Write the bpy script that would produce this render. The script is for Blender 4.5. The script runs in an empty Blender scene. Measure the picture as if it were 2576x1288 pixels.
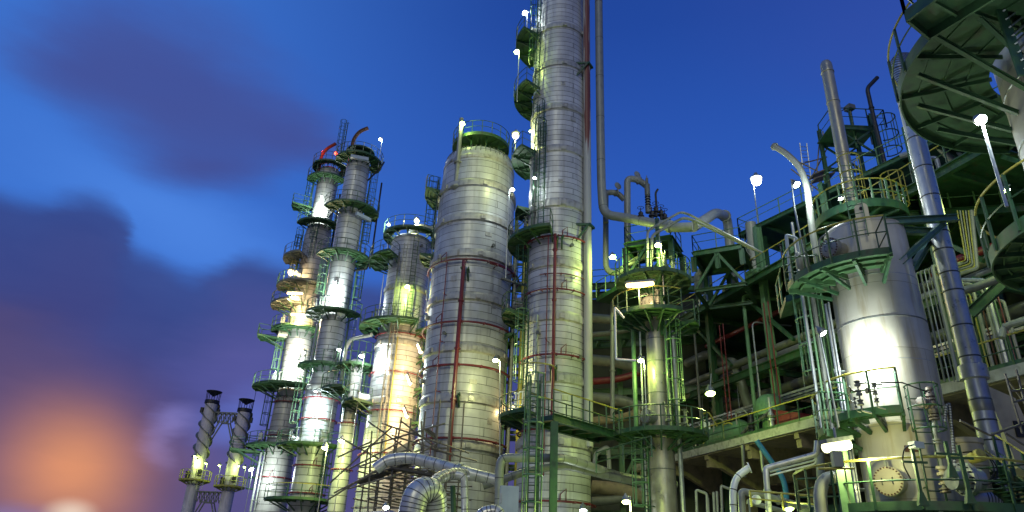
import bpy, math, random
random.seed(7)
C = bpy.context.scene.collection
PI = math.pi
# ------------------------------------------------------------------ camera model (survey of the photograph)
F = 1750.; TH = math.radians(25); RO = math.radians(2.6); CZ = 1.7
def _basis():
    f = (0, math.cos(TH), math.sin(TH)); u0 = (0, -math.sin(TH), math.cos(TH)); r0 = (1, 0, 0)
    c, s = math.cos(RO), math.sin(RO)
    return (tuple(c*a+s*b for a, b in zip(r0, u0)), tuple(-s*a+c*b for a, b in zip(r0, u0)), f)
CR, CU, CF = _basis()
def ray(x, y):
    a = (x-1288)/F; b = (644-y)/F
    return tuple(a*CR[i]+b*CU[i]+CF[i] for i in range(3))
def at(x, y, Y):
    d = ray(x, y); t = Y/d[1]; return (d[0]*t, Y, CZ+d[2]*t)
def atz(x, y, z):
    d = ray(x, y); t = (z-CZ)/d[2]; return (d[0]*t, d[1]*t, z)
def proj(p):
    q = (p[0], p[1], p[2]-CZ); k = lambda v: sum(a*b for a, b in zip(q, v)); d = k(CF)
    return (1288+F*k(CR)/d, 644-F*k(CU)/d)
def zrow(X, Y, v):
    lo, hi = -60., 400.
    for _ in range(60):
        m = (lo+hi)/2
        if proj((X, Y, m))[1] > v: lo = m
        else: hi = m
    return lo
def srgb(r, g, b):
    f = lambda c: (c/12.92 if c <= .04045 else ((c+.055)/1.055)**2.4)
    return (f(r/255), f(g/255), f(b/255), 1)
# ------------------------------------------------------------------ vectors
def add(a, b): return (a[0]+b[0], a[1]+b[1], a[2]+b[2])
def sub(a, b): return (a[0]-b[0], a[1]-b[1], a[2]-b[2])
def mul(a, k): return (a[0]*k, a[1]*k, a[2]*k)
def ln(a): return math.sqrt(a[0]**2+a[1]**2+a[2]**2)
def nrm(a):
    l = ln(a) or 1; return (a[0]/l, a[1]/l, a[2]/l)
def cross(a, b): return (a[1]*b[2]-a[2]*b[1], a[2]*b[0]-a[0]*b[2], a[0]*b[1]-a[1]*b[0])
def dot(a, b): return a[0]*b[0]+a[1]*b[1]+a[2]*b[2]
def lerp(a, b, t): return tuple(x+(y-x)*t for x, y in zip(a, b))
def fillet(pts, R, n=6):
    out = [pts[0]]
    for i in range(1, len(pts)-1):
        a, b, c = pts[i-1], pts[i], pts[i+1]
        u, v = nrm(sub(a, b)), nrm(sub(c, b))
        k = min(R, ln(sub(a, b))*.49, ln(sub(c, b))*.49)
        p, q = add(b, mul(u, k)), add(b, mul(v, k))
        for j in range(n+1):
            t = j/n
            out.append(add(add(mul(p, (1-t)**2), mul(b, 2*t*(1-t))), mul(q, t*t)))
    out.append(pts[-1]); return out
# ------------------------------------------------------------------ mesh builder
class MB:
    def __init__(s): s.v = []; s.f = []
    def ringf(s, rings, closed_ends=True):
        base = len(s.v); n = len(rings[0])
        for r in rings: s.v.extend(r)
        for i in range(len(rings)-1):
            for j in range(n):
                a = base+i*n+j; b = base+i*n+(j+1) % n
                s.f.append((a, b, b+n, a+n))
        if closed_ends:
            s.f.append(tuple(base+j for j in range(n))[::-1]); e = base+(len(rings)-1)*n
            s.f.append(tuple(e+j for j in range(n)))
        return s
    def tube(s, pts, r, n=6, caps=True):
        m = len(pts); rr = r if isinstance(r, (list, tuple)) else [r]*m
        rings = []; up = None
        for i in range(m):
            if i == 0: d = nrm(sub(pts[1], pts[0])); k = 1
            elif i == m-1: d = nrm(sub(pts[-1], pts[-2])); k = 1
            else:
                d1 = nrm(sub(pts[i], pts[i-1])); d2 = nrm(sub(pts[i+1], pts[i])); d = nrm(add(d1, d2)); k = 1
            if up is None:
                up = (0, 0, 1) if abs(d[2]) < .9 else (1, 0, 0)
            a = nrm(sub(up, mul(d, dot(up, d)))); b = cross(d, a); up = a
            rings.append([add(pts[i], add(mul(a, rr[i]*math.cos(2*PI*j/n)), mul(b, rr[i]*math.sin(2*PI*j/n)))) for j in range(n)])
        return s.ringf(rings, caps)
    def bar(s, p, q, r=.03, n=4): return s.tube([p, q], r, n)
    def lathe(s, c, prof, n=48, caps=True):
        return s.ringf([[(c[0]+r*math.cos(2*PI*j/n), c[1]+r*math.sin(2*PI*j/n), z) for j in range(n)] for r, z in prof], caps)
    def lathe_axis(s, p, d, prof, n=24):
        d = nrm(d); up = (0, 0, 1) if abs(d[2]) < .9 else (1, 0, 0); a = nrm(cross(up, d)); b = cross(d, a)
        return s.ringf([[add(add(p, mul(d, h)), add(mul(a, r*math.cos(2*PI*j/n)), mul(b, r*math.sin(2*PI*j/n)))) for j in range(n)] for r, h in prof])
    def hexa(s, P):
        b = len(s.v); s.v.extend(P)
        for q in ((0, 3, 2, 1), (4, 5, 6, 7), (0, 1, 5, 4), (1, 2, 6, 5), (2, 3, 7, 6), (3, 0, 4, 7)): s.f.append(tuple(b+i for i in q))
        return s
    def beam(s, p, q, w, h, up=(0, 0, 1)):
        d = nrm(sub(q, p)); 
        if abs(dot(d, up)) > .95: up = (1, 0, 0)
        a = nrm(cross(d, up)); b = nrm(cross(a, d))
        A = mul(a, w/2); B = mul(b, h/2)
        o = lambda c, x, y: add(c, add(mul(A, x), mul(B, y)))
        return s.hexa([o(p, -1, -1), o(p, 1, -1), o(q, 1, -1), o(q, -1, -1), o(p, -1, 1), o(p, 1, 1), o(q, 1, 1), o(q, -1, 1)])
    def ibeam(s, p, q, h=.3, b=.2, t=.025, up=(0, 0, 1)):
        d = nrm(sub(q, p))
        if abs(dot(d, up)) > .95: up = (0, 1, 0)
        a = nrm(cross(d, up)); u = nrm(cross(a, d))
        for k in (-1, 1):
            o = mul(u, k*(h/2-t/2)); s.beam(add(p, o), add(q, o), b, t, u)
        return s.beam(p, q, t, h-2*t, u)
    def box(s, c, w, d, h, rz=0):
        cs, sn = math.cos(rz), math.sin(rz)
        P = []
        for z in (-h/2, h/2):
            for x, y in ((-w/2, -d/2), (w/2, -d/2), (w/2, d/2), (-w/2, d/2)):
                P.append((c[0]+x*cs-y*sn, c[1]+x*sn+y*cs, c[2]+z))
        return s.hexa(P)
    def sector(s, c, r0, r1, z0, z1, a0, a1, seg=None):
        """annular sector slab, angles in radians, r0/r1 inner and outer radius"""
        n = seg or max(4, int(abs(a1-a0)/.12)); b = len(s.v); full = abs(a1-a0) > 2*PI-.01
        for i in range(n+1):
            a = a0+(a1-a0)*i/n; cs, sn = math.cos(a), math.sin(a)
            for r, z in ((r0, z0), (r1, z0), (r1, z1), (r0, z1)): s.v.append((c[0]+r*cs, c[1]+r*sn, z))
        for i in range(n):
            k = b+4*i
            for j in range(4):
                l = (j+1) % 4; s.f.append((k+j, k+l, k+4+l, k+4+j))
        if not full:
            s.f.append((b+3, b+2, b+1, b)); k = b+4*n; s.f.append((k, k+1, k+2, k+3))
        return s
    def slab(s, poly, z0, z1):
        b = len(s.v); n = len(poly)
        s.v.extend([(p[0], p[1], z0) for p in poly]); s.v.extend([(p[0], p[1], z1) for p in poly])
        s.f.append(tuple(range(b, b+n))[::-1]); s.f.append(tuple(range(b+n, b+2*n)))
        for i in range(n):
            j = (i+1) % n; s.f.append((b+i, b+j, b+n+j, b+n+i))
        return s
    def arc(s, c, R, z, a0, a1, r=.03, n=4, seg=None):
        k = seg or max(3, int(abs(a1-a0)/.16))
        return s.tube([(c[0]+R*math.cos(a0+(a1-a0)*i/k), c[1]+R*math.sin(a0+(a1-a0)*i/k), z) for i in range(k+1)], r, n, caps=False)
    def ball(s, c, r, n=12, zs=1.):
        m = n//2
        return s.ringf([[(c[0]+max(r*math.sin(PI*i/m), .002)*math.cos(2*PI*j/n), c[1]+max(r*math.sin(PI*i/m), .002)*math.sin(2*PI*j/n), c[2]-r*zs*math.cos(PI*i/m)) for j in range(n)] for i in range(m+1)])
    def build(s, name, mat, parent=None, origin=(0, 0, 0), smooth=True, mat2=None, k2=0):
        me = bpy.data.meshes.new(name)
        me.from_pydata([sub(v, origin) for v in s.v], [], s.f); me.update()
        if smooth:
            for p in me.polygons: p.use_smooth = True
            try: me.set_sharp_from_angle(angle=math.radians(35))
            except Exception: pass
        me.materials.append(mat)
        if mat2:
            me.materials.append(mat2)
            for p in me.polygons[k2:]: p.material_index = 1
        o = bpy.data.objects.new(name, me); C.objects.link(o)
        if parent: o.parent = parent
        else: o.location = origin
        return o
def tag(o, label, cat, group=None, kind=None):
    if kind: o['kind'] = kind
    if label: o['label'] = label
    if cat: o['category'] = cat
    if group: o['group'] = group
    return o
def thing(name, loc, label, cat, group=None):
    o = bpy.data.objects.new(name, None); C.objects.link(o); o.location = loc; o.empty_display_size = .3
    return tag(o, label, cat, group)
# ------------------------------------------------------------------ materials
def newmat(name):
    m = bpy.data.materials.new(name); m.use_nodes = True; nt = m.node_tree
    return m, nt, nt.nodes['Principled BSDF']
def N(nt, t, **k):
    n = nt.nodes.new(t)
    for a, b in k.items(): setattr(n, a, b)
    return n
def mathn(nt, op, a, b=None, clamp=False):
    n = N(nt, 'ShaderNodeMath', operation=op); n.use_clamp = clamp
    for i, x in enumerate((a, b)):
        if x is None: continue
        if isinstance(x, (int, float)): n.inputs[i].default_value = x
        else: nt.links.new(x, n.inputs[i])
    return n.outputs[0]
def mixc(nt, fac, a, b, mode='MIX'):
    n = N(nt, 'ShaderNodeMix', data_type='RGBA', blend_type=mode)
    for i, x in ((0, fac), (6, a), (7, b)):
        if isinstance(x, (int, float)): n.inputs[i].default_value = x
        elif isinstance(x, tuple): n.inputs[i].default_value = x
        else: nt.links.new(x, n.inputs[i])
    return n.outputs[2]
def ramp(nt, fac, stops):
    n = N(nt, 'ShaderNodeValToRGB'); e = n.color_ramp.elements
    while len(e) < len(stops): e.new(.5)
    for i, (p, c) in enumerate(stops): e[i].position = p; e[i].color = c
    nt.links.new(fac, n.inputs[0]); return n.outputs[0]
def weathered(name, col, rough=.5, metal=0., var=.35, scale=1.5, stain=None, stain_amt=.5, streak=True, bump=.0):
    """paint or metal with uneven tone, vertical streaks and stains, in object space"""
    m, nt, b = newmat(name); tc = N(nt, 'ShaderNodeTexCoord')
    mp = N(nt, 'ShaderNodeMapping'); mp.inputs['Scale'].default_value = (scale*2, scale*2, scale*(.25 if streak else 1.6))
    nt.links.new(tc.outputs['Object'], mp.inputs[0])
    n1 = N(nt, 'ShaderNodeTexNoise'); n1.inputs['Scale'].default_value = 1.3; n1.inputs['Detail'].default_value = 6
    nt.links.new(mp.outputs[0], n1.inputs[0])
    n2 = N(nt, 'ShaderNodeTexNoise'); n2.inputs['Scale'].default_value = scale*3; n2.inputs['Detail'].default_value = 5
    nt.links.new(tc.outputs['Object'], n2.inputs[0])
    dark = tuple(c*(1-var) for c in col[:3])+(1,); lite = tuple(min(1, c*(1+var*.5)) for c in col[:3])+(1,)
    f = mathn(nt, 'MULTIPLY', mathn(nt, 'ADD', n1.outputs[0], n2.outputs[0]), .5)
    c = ramp(nt, f, [(.32, dark), (.5, col), (.68, lite)])
    if stain:
        s = ramp(nt, n1.outputs[0], [(.55, (0, 0, 0, 1)), (.72, (stain_amt,)*3+(1,))])
        c = mixc(nt, s, c, stain)
    nt.links.new(c, b.inputs['Base Color'])
    rr = ramp(nt, n2.outputs[0], [(.3, (max(.05, rough-.12),)*3+(1,)), (.7, (min(1, rough+.15),)*3+(1,))])
    nt.links.new(rr, b.inputs['Roughness']); b.inputs['Metallic'].default_value = metal
    if bump:
        bp = N(nt, 'ShaderNodeBump'); bp.inputs['Strength'].default_value = bump; bp.inputs['Distance'].default_value = .02
        nt.links.new(n2.outputs[0], bp.inputs['Height']); nt.links.new(bp.outputs[0], b.inputs['Normal'])
    return m
def cladding(name, col, rough=.4, metal=.25, row=.42, wide=2.6, seam=.02, dirt=(.10, .085, .06, 1), streak=.35, seamcol=(.06, .06, .055, 1), R=2.):
    """insulation jacket: overlapping sheet bands with dark horizontal laps and staggered vertical laps"""
    m, nt, b = newmat(name); tc = N(nt, 'ShaderNodeTexCoord'); sp = N(nt, 'ShaderNodeSeparateXYZ')
    nt.links.new(tc.outputs['Object'], sp.inputs[0])
    ang = mathn(nt, 'MULTIPLY', mathn(nt, 'ARCTAN2', sp.outputs[1], sp.outputs[0]), R)
    cb = N(nt, 'ShaderNodeCombineXYZ'); nt.links.new(ang, cb.inputs[0]); nt.links.new(sp.outputs[2], cb.inputs[1])
    # slight waviness of the laps
    nw = N(nt, 'ShaderNodeTexNoise'); nw.inputs['Scale'].default_value = .8; nt.links.new(tc.outputs['Object'], nw.inputs[0])
    va = N(nt, 'ShaderNodeVectorMath', operation='MULTIPLY_ADD'); va.inputs[1].default_value = (0, .05, 0)
    nt.links.new(nw.outputs[1], va.inputs[0]); nt.links.new(cb.outputs[0], va.inputs[2])
    br = N(nt, 'ShaderNodeTexBrick'); br.inputs['Scale'].default_value = 1; br.inputs['Brick Width'].default_value = wide; br.offset = .37; br.offset_frequency = 3
    br.inputs['Row Height'].default_value = row; br.inputs['Mortar Size'].default_value = seam; br.inputs['Mortar Smooth'].default_value = .2
    br.inputs['Color1'].default_value = (.76, .76, .755, 1); br.inputs['Color2'].default_value = (1, 1, 1, 1); br.inputs['Mortar'].default_value = (.5, .5, .5, 1)
    br.inputs['Bias'].default_value = .1
    nt.links.new(va.outputs[0], br.inputs[0])
    ms = N(nt, 'ShaderNodeMapping'); ms.inputs['Scale'].default_value = (1.6, .12, 1); nt.links.new(cb.outputs[0], ms.inputs[0])
    ns = N(nt, 'ShaderNodeTexNoise'); ns.inputs['Scale'].default_value = 1.8; ns.inputs['Detail'].default_value = 7; ns.inputs['Roughness'].default_value = .65
    nt.links.new(ms.outputs[0], ns.inputs[0])
    n2 = N(nt, 'ShaderNodeTexNoise'); n2.inputs['Scale'].default_value = 1.1; n2.inputs['Detail'].default_value = 8; nt.links.new(tc.outputs['Object'], n2.inputs[0])
    c0 = mixc(nt, 1., col, br.outputs[0], 'MULTIPLY')
    st = ramp(nt, ns.outputs[0], [(.5, (0, 0, 0, 1)), (.78, (streak,)*3+(1,))])
    c1 = mixc(nt, st, c0, dirt)
    bl = ramp(nt, n2.outputs[0], [(.35, (.82, .82, .82, 1)), (.65, (1.05, 1.05, 1.05, 1))])
    c2 = mixc(nt, 1., c1, bl, 'MULTIPLY')
    c3 = mixc(nt, br.outputs[1], c2, seamcol)
    nt.links.new(c3, b.inputs['Base Color'])
    rr = ramp(nt, ns.outputs[0], [(.3, (rough-.1,)*3+(1,)), (.75, (rough+.2,)*3+(1,))]); nt.links.new(rr, b.inputs['Roughness'])
    b.inputs['Metallic'].default_value = metal
    h = mathn(nt, 'SUBTRACT', mathn(nt, 'MULTIPLY', n2.outputs[0], .35), br.outputs[1])
    bp = N(nt, 'ShaderNodeBump'); bp.inputs['Strength'].default_value = .35; bp.inputs['Distance'].default_value = .02
    nt.links.new(h, bp.inputs['Height']); nt.links.new(bp.outputs[0], b.inputs['Normal'])
    return m
def emit(name, col, k):
    m, nt, b = newmat(name); b.inputs['Base Color'].default_value = (.8, .8, .8, 1)
    b.inputs['Emission Color'].default_value = col+(1,) if len(col) == 3 else col; b.inputs['Emission Strength'].default_value = k
    return m
M = {}
M['clad'] = cladding('pale_cladding', (.52, .52, .51, 1), metal=.1, R=2., wide=6., streak=.5, rough=.36)
M['clad5'] = cladding('vessel_cladding', (.52, .53, .51, 1), metal=.1, R=2.9, row=.56, wide=7.5, seam=.02, streak=.5, rough=.36)
M['cladw'] = cladding('weathered_cladding', (.38, .37, .34, 1), metal=.1, R=1.4, row=.6, wide=5, seam=.03, streak=.5)
M['cladt'] = cladding('slim_cladding', (.46, .46, .45, 1), metal=.1, R=1.3, row=.6, wide=5., seam=.03, streak=.35)
M['band'] = weathered('band_cladding', (.37, .36, .32, 1), .45, .2, .45, 1.2, (.14, .11, .06, 1), .7)
M['stainless'] = cladding('stained_vessel_jacket', (.52, .48, .385, 1), rough=.40, metal=.12, R=1.25, row=2.05, wide=3.9, seam=.006, dirt=(.25, .17, .05, 1), streak=.85, seamcol=(.16, .14, .1, 1))
M['green'] = weathered('green_steel_paint', (.021, .070, .028, 1), .5, 0, .6, 1.5, (.055, .035, .02, 1), .75, bump=.1)
M['greend'] = weathered('dark_green_deck_plate', (.033, .088, .030, 1), .55, 0, .6, 1.2, (.04, .03, .015, 1), .7, streak=False)
M['greenl'] = weathered('pale_green_steel_paint', (.09, .18, .09, 1), .4, 0, .35, 2)
M['yellow'] = weathered('yellow_rail_paint', (.33, .29, .05, 1), .4, 0, .3, 3)
M['yelgreen'] = weathered('yellow_deck_paint', (.30, .28, .04, 1), .5, 0, .4, 1.5)
M['red'] = weathered('red_firewater_paint', (.13, .013, .016, 1), .4, 0, .35, 2)
M['grey'] = weathered('grey_pipe_paint', (.22, .23, .20, 1), .42, .05, .3, .8, (.10, .09, .06, 1), .5)
M['greyd'] = weathered('dull_grey_paint', (.12, .125, .11, 1), .5, .1, .4, 1)
M['alu'] = weathered('aluminium_jacket', (.46, .455, .44, 1), .36, .5, .3, 1., (.2, .16, .1, 1), .4)
M['galv'] = weathered('galvanised_steel', (.32, .34, .34, 1), .4, .6, .3, 2)
M['stack'] = weathered('stack_metal', (.32, .30, .24, 1), .38, .5, .35, .7, (.2, .13, .05, 1), .5)
M['black'] = weathered('black_iron', (.018, .018, .02, 1), .5, .3, .4, 2)
M['rust'] = weathered('rusted_steel', (.085, .034, .018, 1), .8, .1, .5, 3, (.04, .02, .012, 1), .6, bump=.3)
M['valve'] = weathered('rusty_grey_valve', (.22, .19, .16, 1), .55, .5, .5, 4, (.16, .06, .03, 1), .8, streak=False)
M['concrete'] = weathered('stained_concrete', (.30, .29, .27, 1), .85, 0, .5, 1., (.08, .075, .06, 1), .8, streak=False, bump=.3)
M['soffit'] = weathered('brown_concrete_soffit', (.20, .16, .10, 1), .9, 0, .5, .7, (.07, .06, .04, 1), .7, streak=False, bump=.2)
M['scaf'] = weathered('scaffold_tube', (.16, .14, .11, 1), .5, .5, .45, 3)
M['plank'] = weathered('scaffold_board', (.045, .04, .035, 1), .8, 0, .5, 2, streak=False)
M['blue'] = weathered('blue_pipe_paint', (.05, .25, .34, 1), .4, 0, .3, 2)
M['panel'] = weathered('panel_paint', (.33, .38, .42, 1), .45, .1, .2, 1)
M['chim'] = weathered('chimney_paint', (.44, .40, .42, 1), .6, .05, .3, .6, (.14, .12, .08, 1), .5)
M['cream'] = weathered('cream_box_paint', (.42, .36, .25, 1), .5, 0, .25, 1)
M['white'] = weathered('white_paint', (.68, .70, .68, 1), .35, .05, .2, 1)
M['dark'] = weathered('dark_backing_shade', (.03, .038, .03, 1), .7, .1, .5, 1)  # near black colour standing in for the darkness behind the open bays
M['seam'] = weathered('dirty_lap_seam', (.07, .07, .065, 1), .6, .1, .4, 3)
M['hood'] = weathered('lamp_housing_paint', (.22, .24, .23, 1), .4, .4, .3, 3)
# riser pipe with a long rust stain running down its upper length
def rust_run():
    m, nt, b = newmat('rust_streaked_riser'); tc = N(nt, 'ShaderNodeTexCoord'); sp = N(nt, 'ShaderNodeSeparateXYZ'); nt.links.new(tc.outputs['Object'], sp.inputs[0])
    ms = N(nt, 'ShaderNodeMapping'); ms.inputs['Scale'].default_value = (9, 9, .35); nt.links.new(tc.outputs['Object'], ms.inputs[0])
    n = N(nt, 'ShaderNodeTexNoise'); n.inputs['Scale'].default_value = 1.; n.inputs['Detail'].default_value = 6; nt.links.new(ms.outputs[0], n.inputs[0])
    side = mathn(nt, 'SUBTRACT', 1., mathn(nt, 'MULTIPLY', mathn(nt, 'ABSOLUTE', mathn(nt, 'ADD', sp.outputs[0], -.02)), 3.2))
    hh = N(nt, 'ShaderNodeMapRange'); hh.inputs[1].default_value = 25.5; hh.inputs[2].default_value = 31; nt.links.new(sp.outputs[2], hh.inputs[0])
    k = mathn(nt, 'MULTIPLY', mathn(nt, 'ADD', mathn(nt, 'MULTIPLY', side, .55), n.outputs[0]), hh.outputs[0])
    f = ramp(nt, k, [(.62, (0, 0, 0, 1)), (.74, (1, 1, 1, 1))])
    c = mixc(nt, f, (.36, .36, .33, 1), (.15, .04, .02, 1)); nt.links.new(c, b.inputs['Base Color']); b.inputs['Roughness'].default_value = .5
    return m
M['riser'] = rust_run()
LC = dict(w=(.86, 1., .97), y=(.95, 1., .40), g=(.74, 1., .22), s=(1., .72, .33), r=(1., .06, .02), c=(.75, .97, 1.))
LE = dict(w=((.93, 1., .98), 20), y=((1., 1., .5), 3.2), g=((.9, 1., .38), 3.), s=((1., .70, .30), 4.5), r=((1., .08, .02), 5), c=((.9, .98, 1.), 20))
for k, (c, e) in LE.items(): M['lens_'+k] = emit('lamp_lens_'+k, c, e)
# ------------------------------------------------------------------ towers
class Tower:
    def __init__(s, name, u, v, Y, prof, label, cat, mat, group=None, dome=None, zb=0., n=64):
        p = at(u, v, Y); s.X, s.Y = p[0], Y; s.c = (s.X, Y)
        s.tc = math.atan2(-Y, -s.X)                               # bearing towards the viewpoint
        d = math.hypot(s.X, Y); s.perp = (Y/d, -s.X/d)
        s.prof = sorted([(s.z(v), s.rpx(v, w)) for v, w in prof])
        s.root = thing(name, (s.X, Y, 0), label, cat, group)
        s.o = (s.X, Y, 0)
        P = [(s.prof[0][1], zb)]
        for i, (z, r) in enumerate(s.prof):
            P.append((r, z))
        if dome:
            z, r = P[-1][1], P[-1][0]
            for i in range(1, 7):
                a = i/6*PI/2; P.append((max(r*math.cos(a), .02), z+dome*math.sin(a)))
        s.shell = MB().lathe(s.c, P, n).build('shell', mat, s.root, s.o)
    def z(s, v): return zrow(s.X, s.Y, v)
    def zf(s, v, al=0):
        z = s.z(v)
        for _ in range(4): q = s.pt(al, s.r(z), z); z = zrow(q[0], q[1], v)
        return z
    def rpx(s, v, w):
        z = s.z(v); a = proj((s.X-s.perp[0], s.Y-s.perp[1], z)); b = proj((s.X+s.perp[0], s.Y+s.perp[1], z))
        return w/2/(math.hypot(a[0]-b[0], a[1]-b[1])/2)
    def r(s, z):
        P = s.prof
        if z <= P[0][0]: return P[0][1]
        for (z0, r0), (z1, r1) in zip(P, P[1:]):
            if z <= z1: return r0+(r1-r0)*(z-z0)/max(1e-6, z1-z0)
        return P[-1][1]
    def pt(s, al, R, z):
        a = s.tc+math.radians(al); return (s.X+R*math.cos(a), s.Y+R*math.sin(a), z)
    def polar(s, u, v, z):
        p = atz(u, v, z); dx, dy = p[0]-s.X, p[1]-s.Y
        return round(math.degrees((math.atan2(dy, dx)-s.tc+PI) % (2*PI)-PI), 1), round(math.hypot(dx, dy), 2)
    def band(s, v, h=.5, t=.16, name='stiffener_ring', mat='band'):
        z = s.zf(v); r = s.r(z)
        m = MB().lathe(s.c, [(r-.02, z-h/2-.12), (r+t*.5, z-h/2), (r+t, z-h/2), (r+t, z+h/2), (r+t*.3, z+h/2+.16), (r-.02, z+h/2+.2)], 56, False)
        for al in (-52, 10, 62): 
            p = s.pt(al, r+t+.03, z); m.box(p, .34, .1, h*.7, s.tc+math.radians(al)+PI/2)
        return m.build(name, M[mat], s.root, s.o)
    def seam(s, v, t=.012, w=.03, mat='greyd'):
        z = s.zf(v); r = s.r(z); return MB().lathe(s.c, [(r-.01, z-w), (r+t, z-w*.8), (r+t, z+w*.8), (r-.01, z+w)], 72, False).build('weld_seam', M[mat], s.root, s.o)
    def spray(s, v, a0=-150, a1=150, rr=.055, t=.22, loops=(8,)):
        z = s.zf(v); r = s.r(z)+t; m = MB().arc(s.c, r, z, s.tc+math.radians(a0), s.tc+math.radians(a1), rr, 6)
        for al in range(int(a0)+10, int(a1), 28): m.bar(s.pt(al, r, z), s.pt(al, r-t, z-.05), .035); m.ball(s.pt(al, r, z), rr*1.6, 6)
        for al in loops:
            A = [s.pt(al-5, r, z), s.pt(al-5, r+.05, z+.35), s.pt(al+3, r+.05, z+.65), s.pt(al+3, r, z)]
            m.tube(A, .035, 4)
        return m.build('spray_ring', M['red'], s.root, s.o)
    def riser(s, al, v0, v1, rr=.1, mat='red', name='spray_riser', t=.3, sup=True, al2=None):
        z0, z1 = sorted((s.zf(v0), s.zf(v1))); R = max(s.r(z0), s.r(z1))+t+rr
        m = MB().tube([s.pt(al, R, z0), s.pt(al if al2 is None else al2, R, z1)], rr, 8)
        if sup:
            k = z0+1.
            while k < z1-.6:
                m.tube([s.pt(al, R, k), s.pt(al, R, k+.12)], rr*1.5, 8); m.bar(s.pt(al, R, k), s.pt(al+2, s.r(k), k), .03); k += 3.4
        return m.build(name, M[mat], s.root, s.o)
    def plat(s, v, R, a0, a1, px=False, mat='greend', rmat='green', h=1.1, top='green', brackets=True, gap=.08, label=None, rr=.028, step=20, toe=True, bk=.34):
        z = s.z(v)
        if px: R = s.rpx(v, R*2)
        r = s.r(z)+gap; A0, A1 = s.tc+math.radians(a0), s.tc+math.radians(a1)
        d = MB().sector(s.c, r, R, z-.03, z+.03, A0, A1)
        d.sector(s.c, R, R+.03, z-.12, z+.09, A0, A1)
        k = max(2, int((a1-a0)/30)+1)
        for i in range(k+1):
            al = a0+(a1-a0)*i/k; d.beam(s.pt(al, r-.02, z-.11), s.pt(al, R-.01, z-.11), .09, .155)
        for f in (.36, .70):
            d.sector(s.c, r+(R-r)*f-.03, r+(R-r)*f+.03, z-.11, z-.031, A0+.01, A1-.01)
        deck = d.build('platform', M[mat], s.root, s.o)
        if label: deck['label'] = label
        if brackets:
            for i in range(k+(0 if a1-a0 >= 359 else 1)):
                al = a0+(a1-a0)*i/k; MB().beam(s.pt(al, r+(R-r)*.78, z-.16), s.pt(al, r-.06, z-.2-(R-r)*bk), .08, .1).build('bracket', M[rmat], deck, s.o)
        if h:
            g = MB(); n = max(2, int(abs(a1-a0)/step+.5)); full = a1-a0 >= 359
            for i in range(n+(0 if full else 1)):
                al = a0+(a1-a0)*i/n; g.beam(s.pt(al, R+.04, z-.1), s.pt(al, R+.04, z+h), rr*1.9, rr*1.9)
            g.arc(s.c, R+.04, z+h*.52, A0, A1, rr*.85)
            if not full:
                for al in (a0, a1):
                    if R-r > .5:
                        g.bar(s.pt(al, R+.04, z+h), s.pt(al, r+.15, z+h), rr); g.bar(s.pt(al, R+.04, z+h*.52), s.pt(al, r+.15, z+h*.52), rr*.85)
                        g.bar(s.pt(al, r+.15, z), s.pt(al, r+.15, z+h), rr)
            if top == rmat: g.arc(s.c, R+.04, z+h, A0, A1, rr*1.05)
            else: MB().arc(s.c, R+.04, z+h, A0, A1, rr*1.25, 5).build('handrail', M[top], deck, s.o)
            g.build('railing', M[rmat], deck, s.o)
        return deck
    def clutter(s, v, als, R=None, mat='greyd'):
        z = s.z(v)
        for al in als:
            q = s.pt(al, R or s.r(z)+.75, z); m = MB()
            m.lathe(q[:2], [(.05, z), (.05, z+.5), (.13, z+.52), (.13, z+.6), (.07, z+.65), (.1, z+.8), (.04, z+.95), (.04, z+1.25)], 8)
            m.tube([(q[0]+.14*math.cos(a*.9), q[1]+.14*math.sin(a*.9), z+1.25) for a in range(8)], .025, 4); m.tube(fillet([(q[0], q[1], z+.58), add(s.pt(al, s.r(z)+.3, z), (0, 0, .58)), add(s.pt(al, s.r(z)+.3, z), (0, 0, 1.6)), add(s.pt(al, s.r(z)-.05, z), (0, 0, 1.6))], .15), .045, 6)
            m.build('valve', M[mat], s.root, s.o)
    def ladder(s, al, v0, v1, cage=True, mat='green', off=.22, hoops='green', R=None, w=.42, rr=.024, czero=2.0, cr=.4):
        z0, z1 = sorted((s.z(v0), s.z(v1))); R = (R or max(s.r(z0), s.r((z0+z1)/2)))+off
        a = s.tc+math.radians(al); rad = (math.cos(a), math.sin(a), 0); tan = (-math.sin(a), math.cos(a), 0); c0 = (s.X+rad[0]*R, s.Y+rad[1]*R)
        m = ladder_mesh(c0, rad, tan, z0, z1, w, rr)
        lad = m.build('ladder', M[mat], s.root, s.o)
        if cage and z1-z0 > czero+.5: cage_mesh(c0, rad, tan, z0+czero, z1, cr, rr).build('cage', M[hoops], lad, s.o)
        return lad
    def manhole(s, al, v, r=.35, bolts=20, name='manhole', mat='grey', lenr=.45, davit=True):
        z = s.zf(v, al); a = s.tc+math.radians(al); d = (math.cos(a), math.sin(a), 0); R0 = s.r(z)-.15
        p = (s.X+d[0]*R0, s.Y+d[1]*R0, z); L = lenr+.15
        m = MB().lathe_axis(p, d, [(r*.8, 0), (r*.8, L-.16), (r, L-.16), (r, L-.09), (r*.99, L-.085), (r*.99, L-.02), (r*.9, L)], 32)
        t = (-d[1], d[0], 0)
        o = m.build(name, M[mat], s.root, s.o)
        b = MB()
        for i in range(bolts):
            q = 2*PI*i/bolts; c = add(add(p, mul(d, L-.09)), add(mul(t, r*.9*math.cos(q)), (0, 0, r*.9*math.sin(q))))
            b.lathe_axis(sub(c, mul(d, .1)), d, [(r*.058, 0), (r*.058, .22)], 6)
        b.build('bolt_circle', M['rust'], o, s.o)
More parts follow.
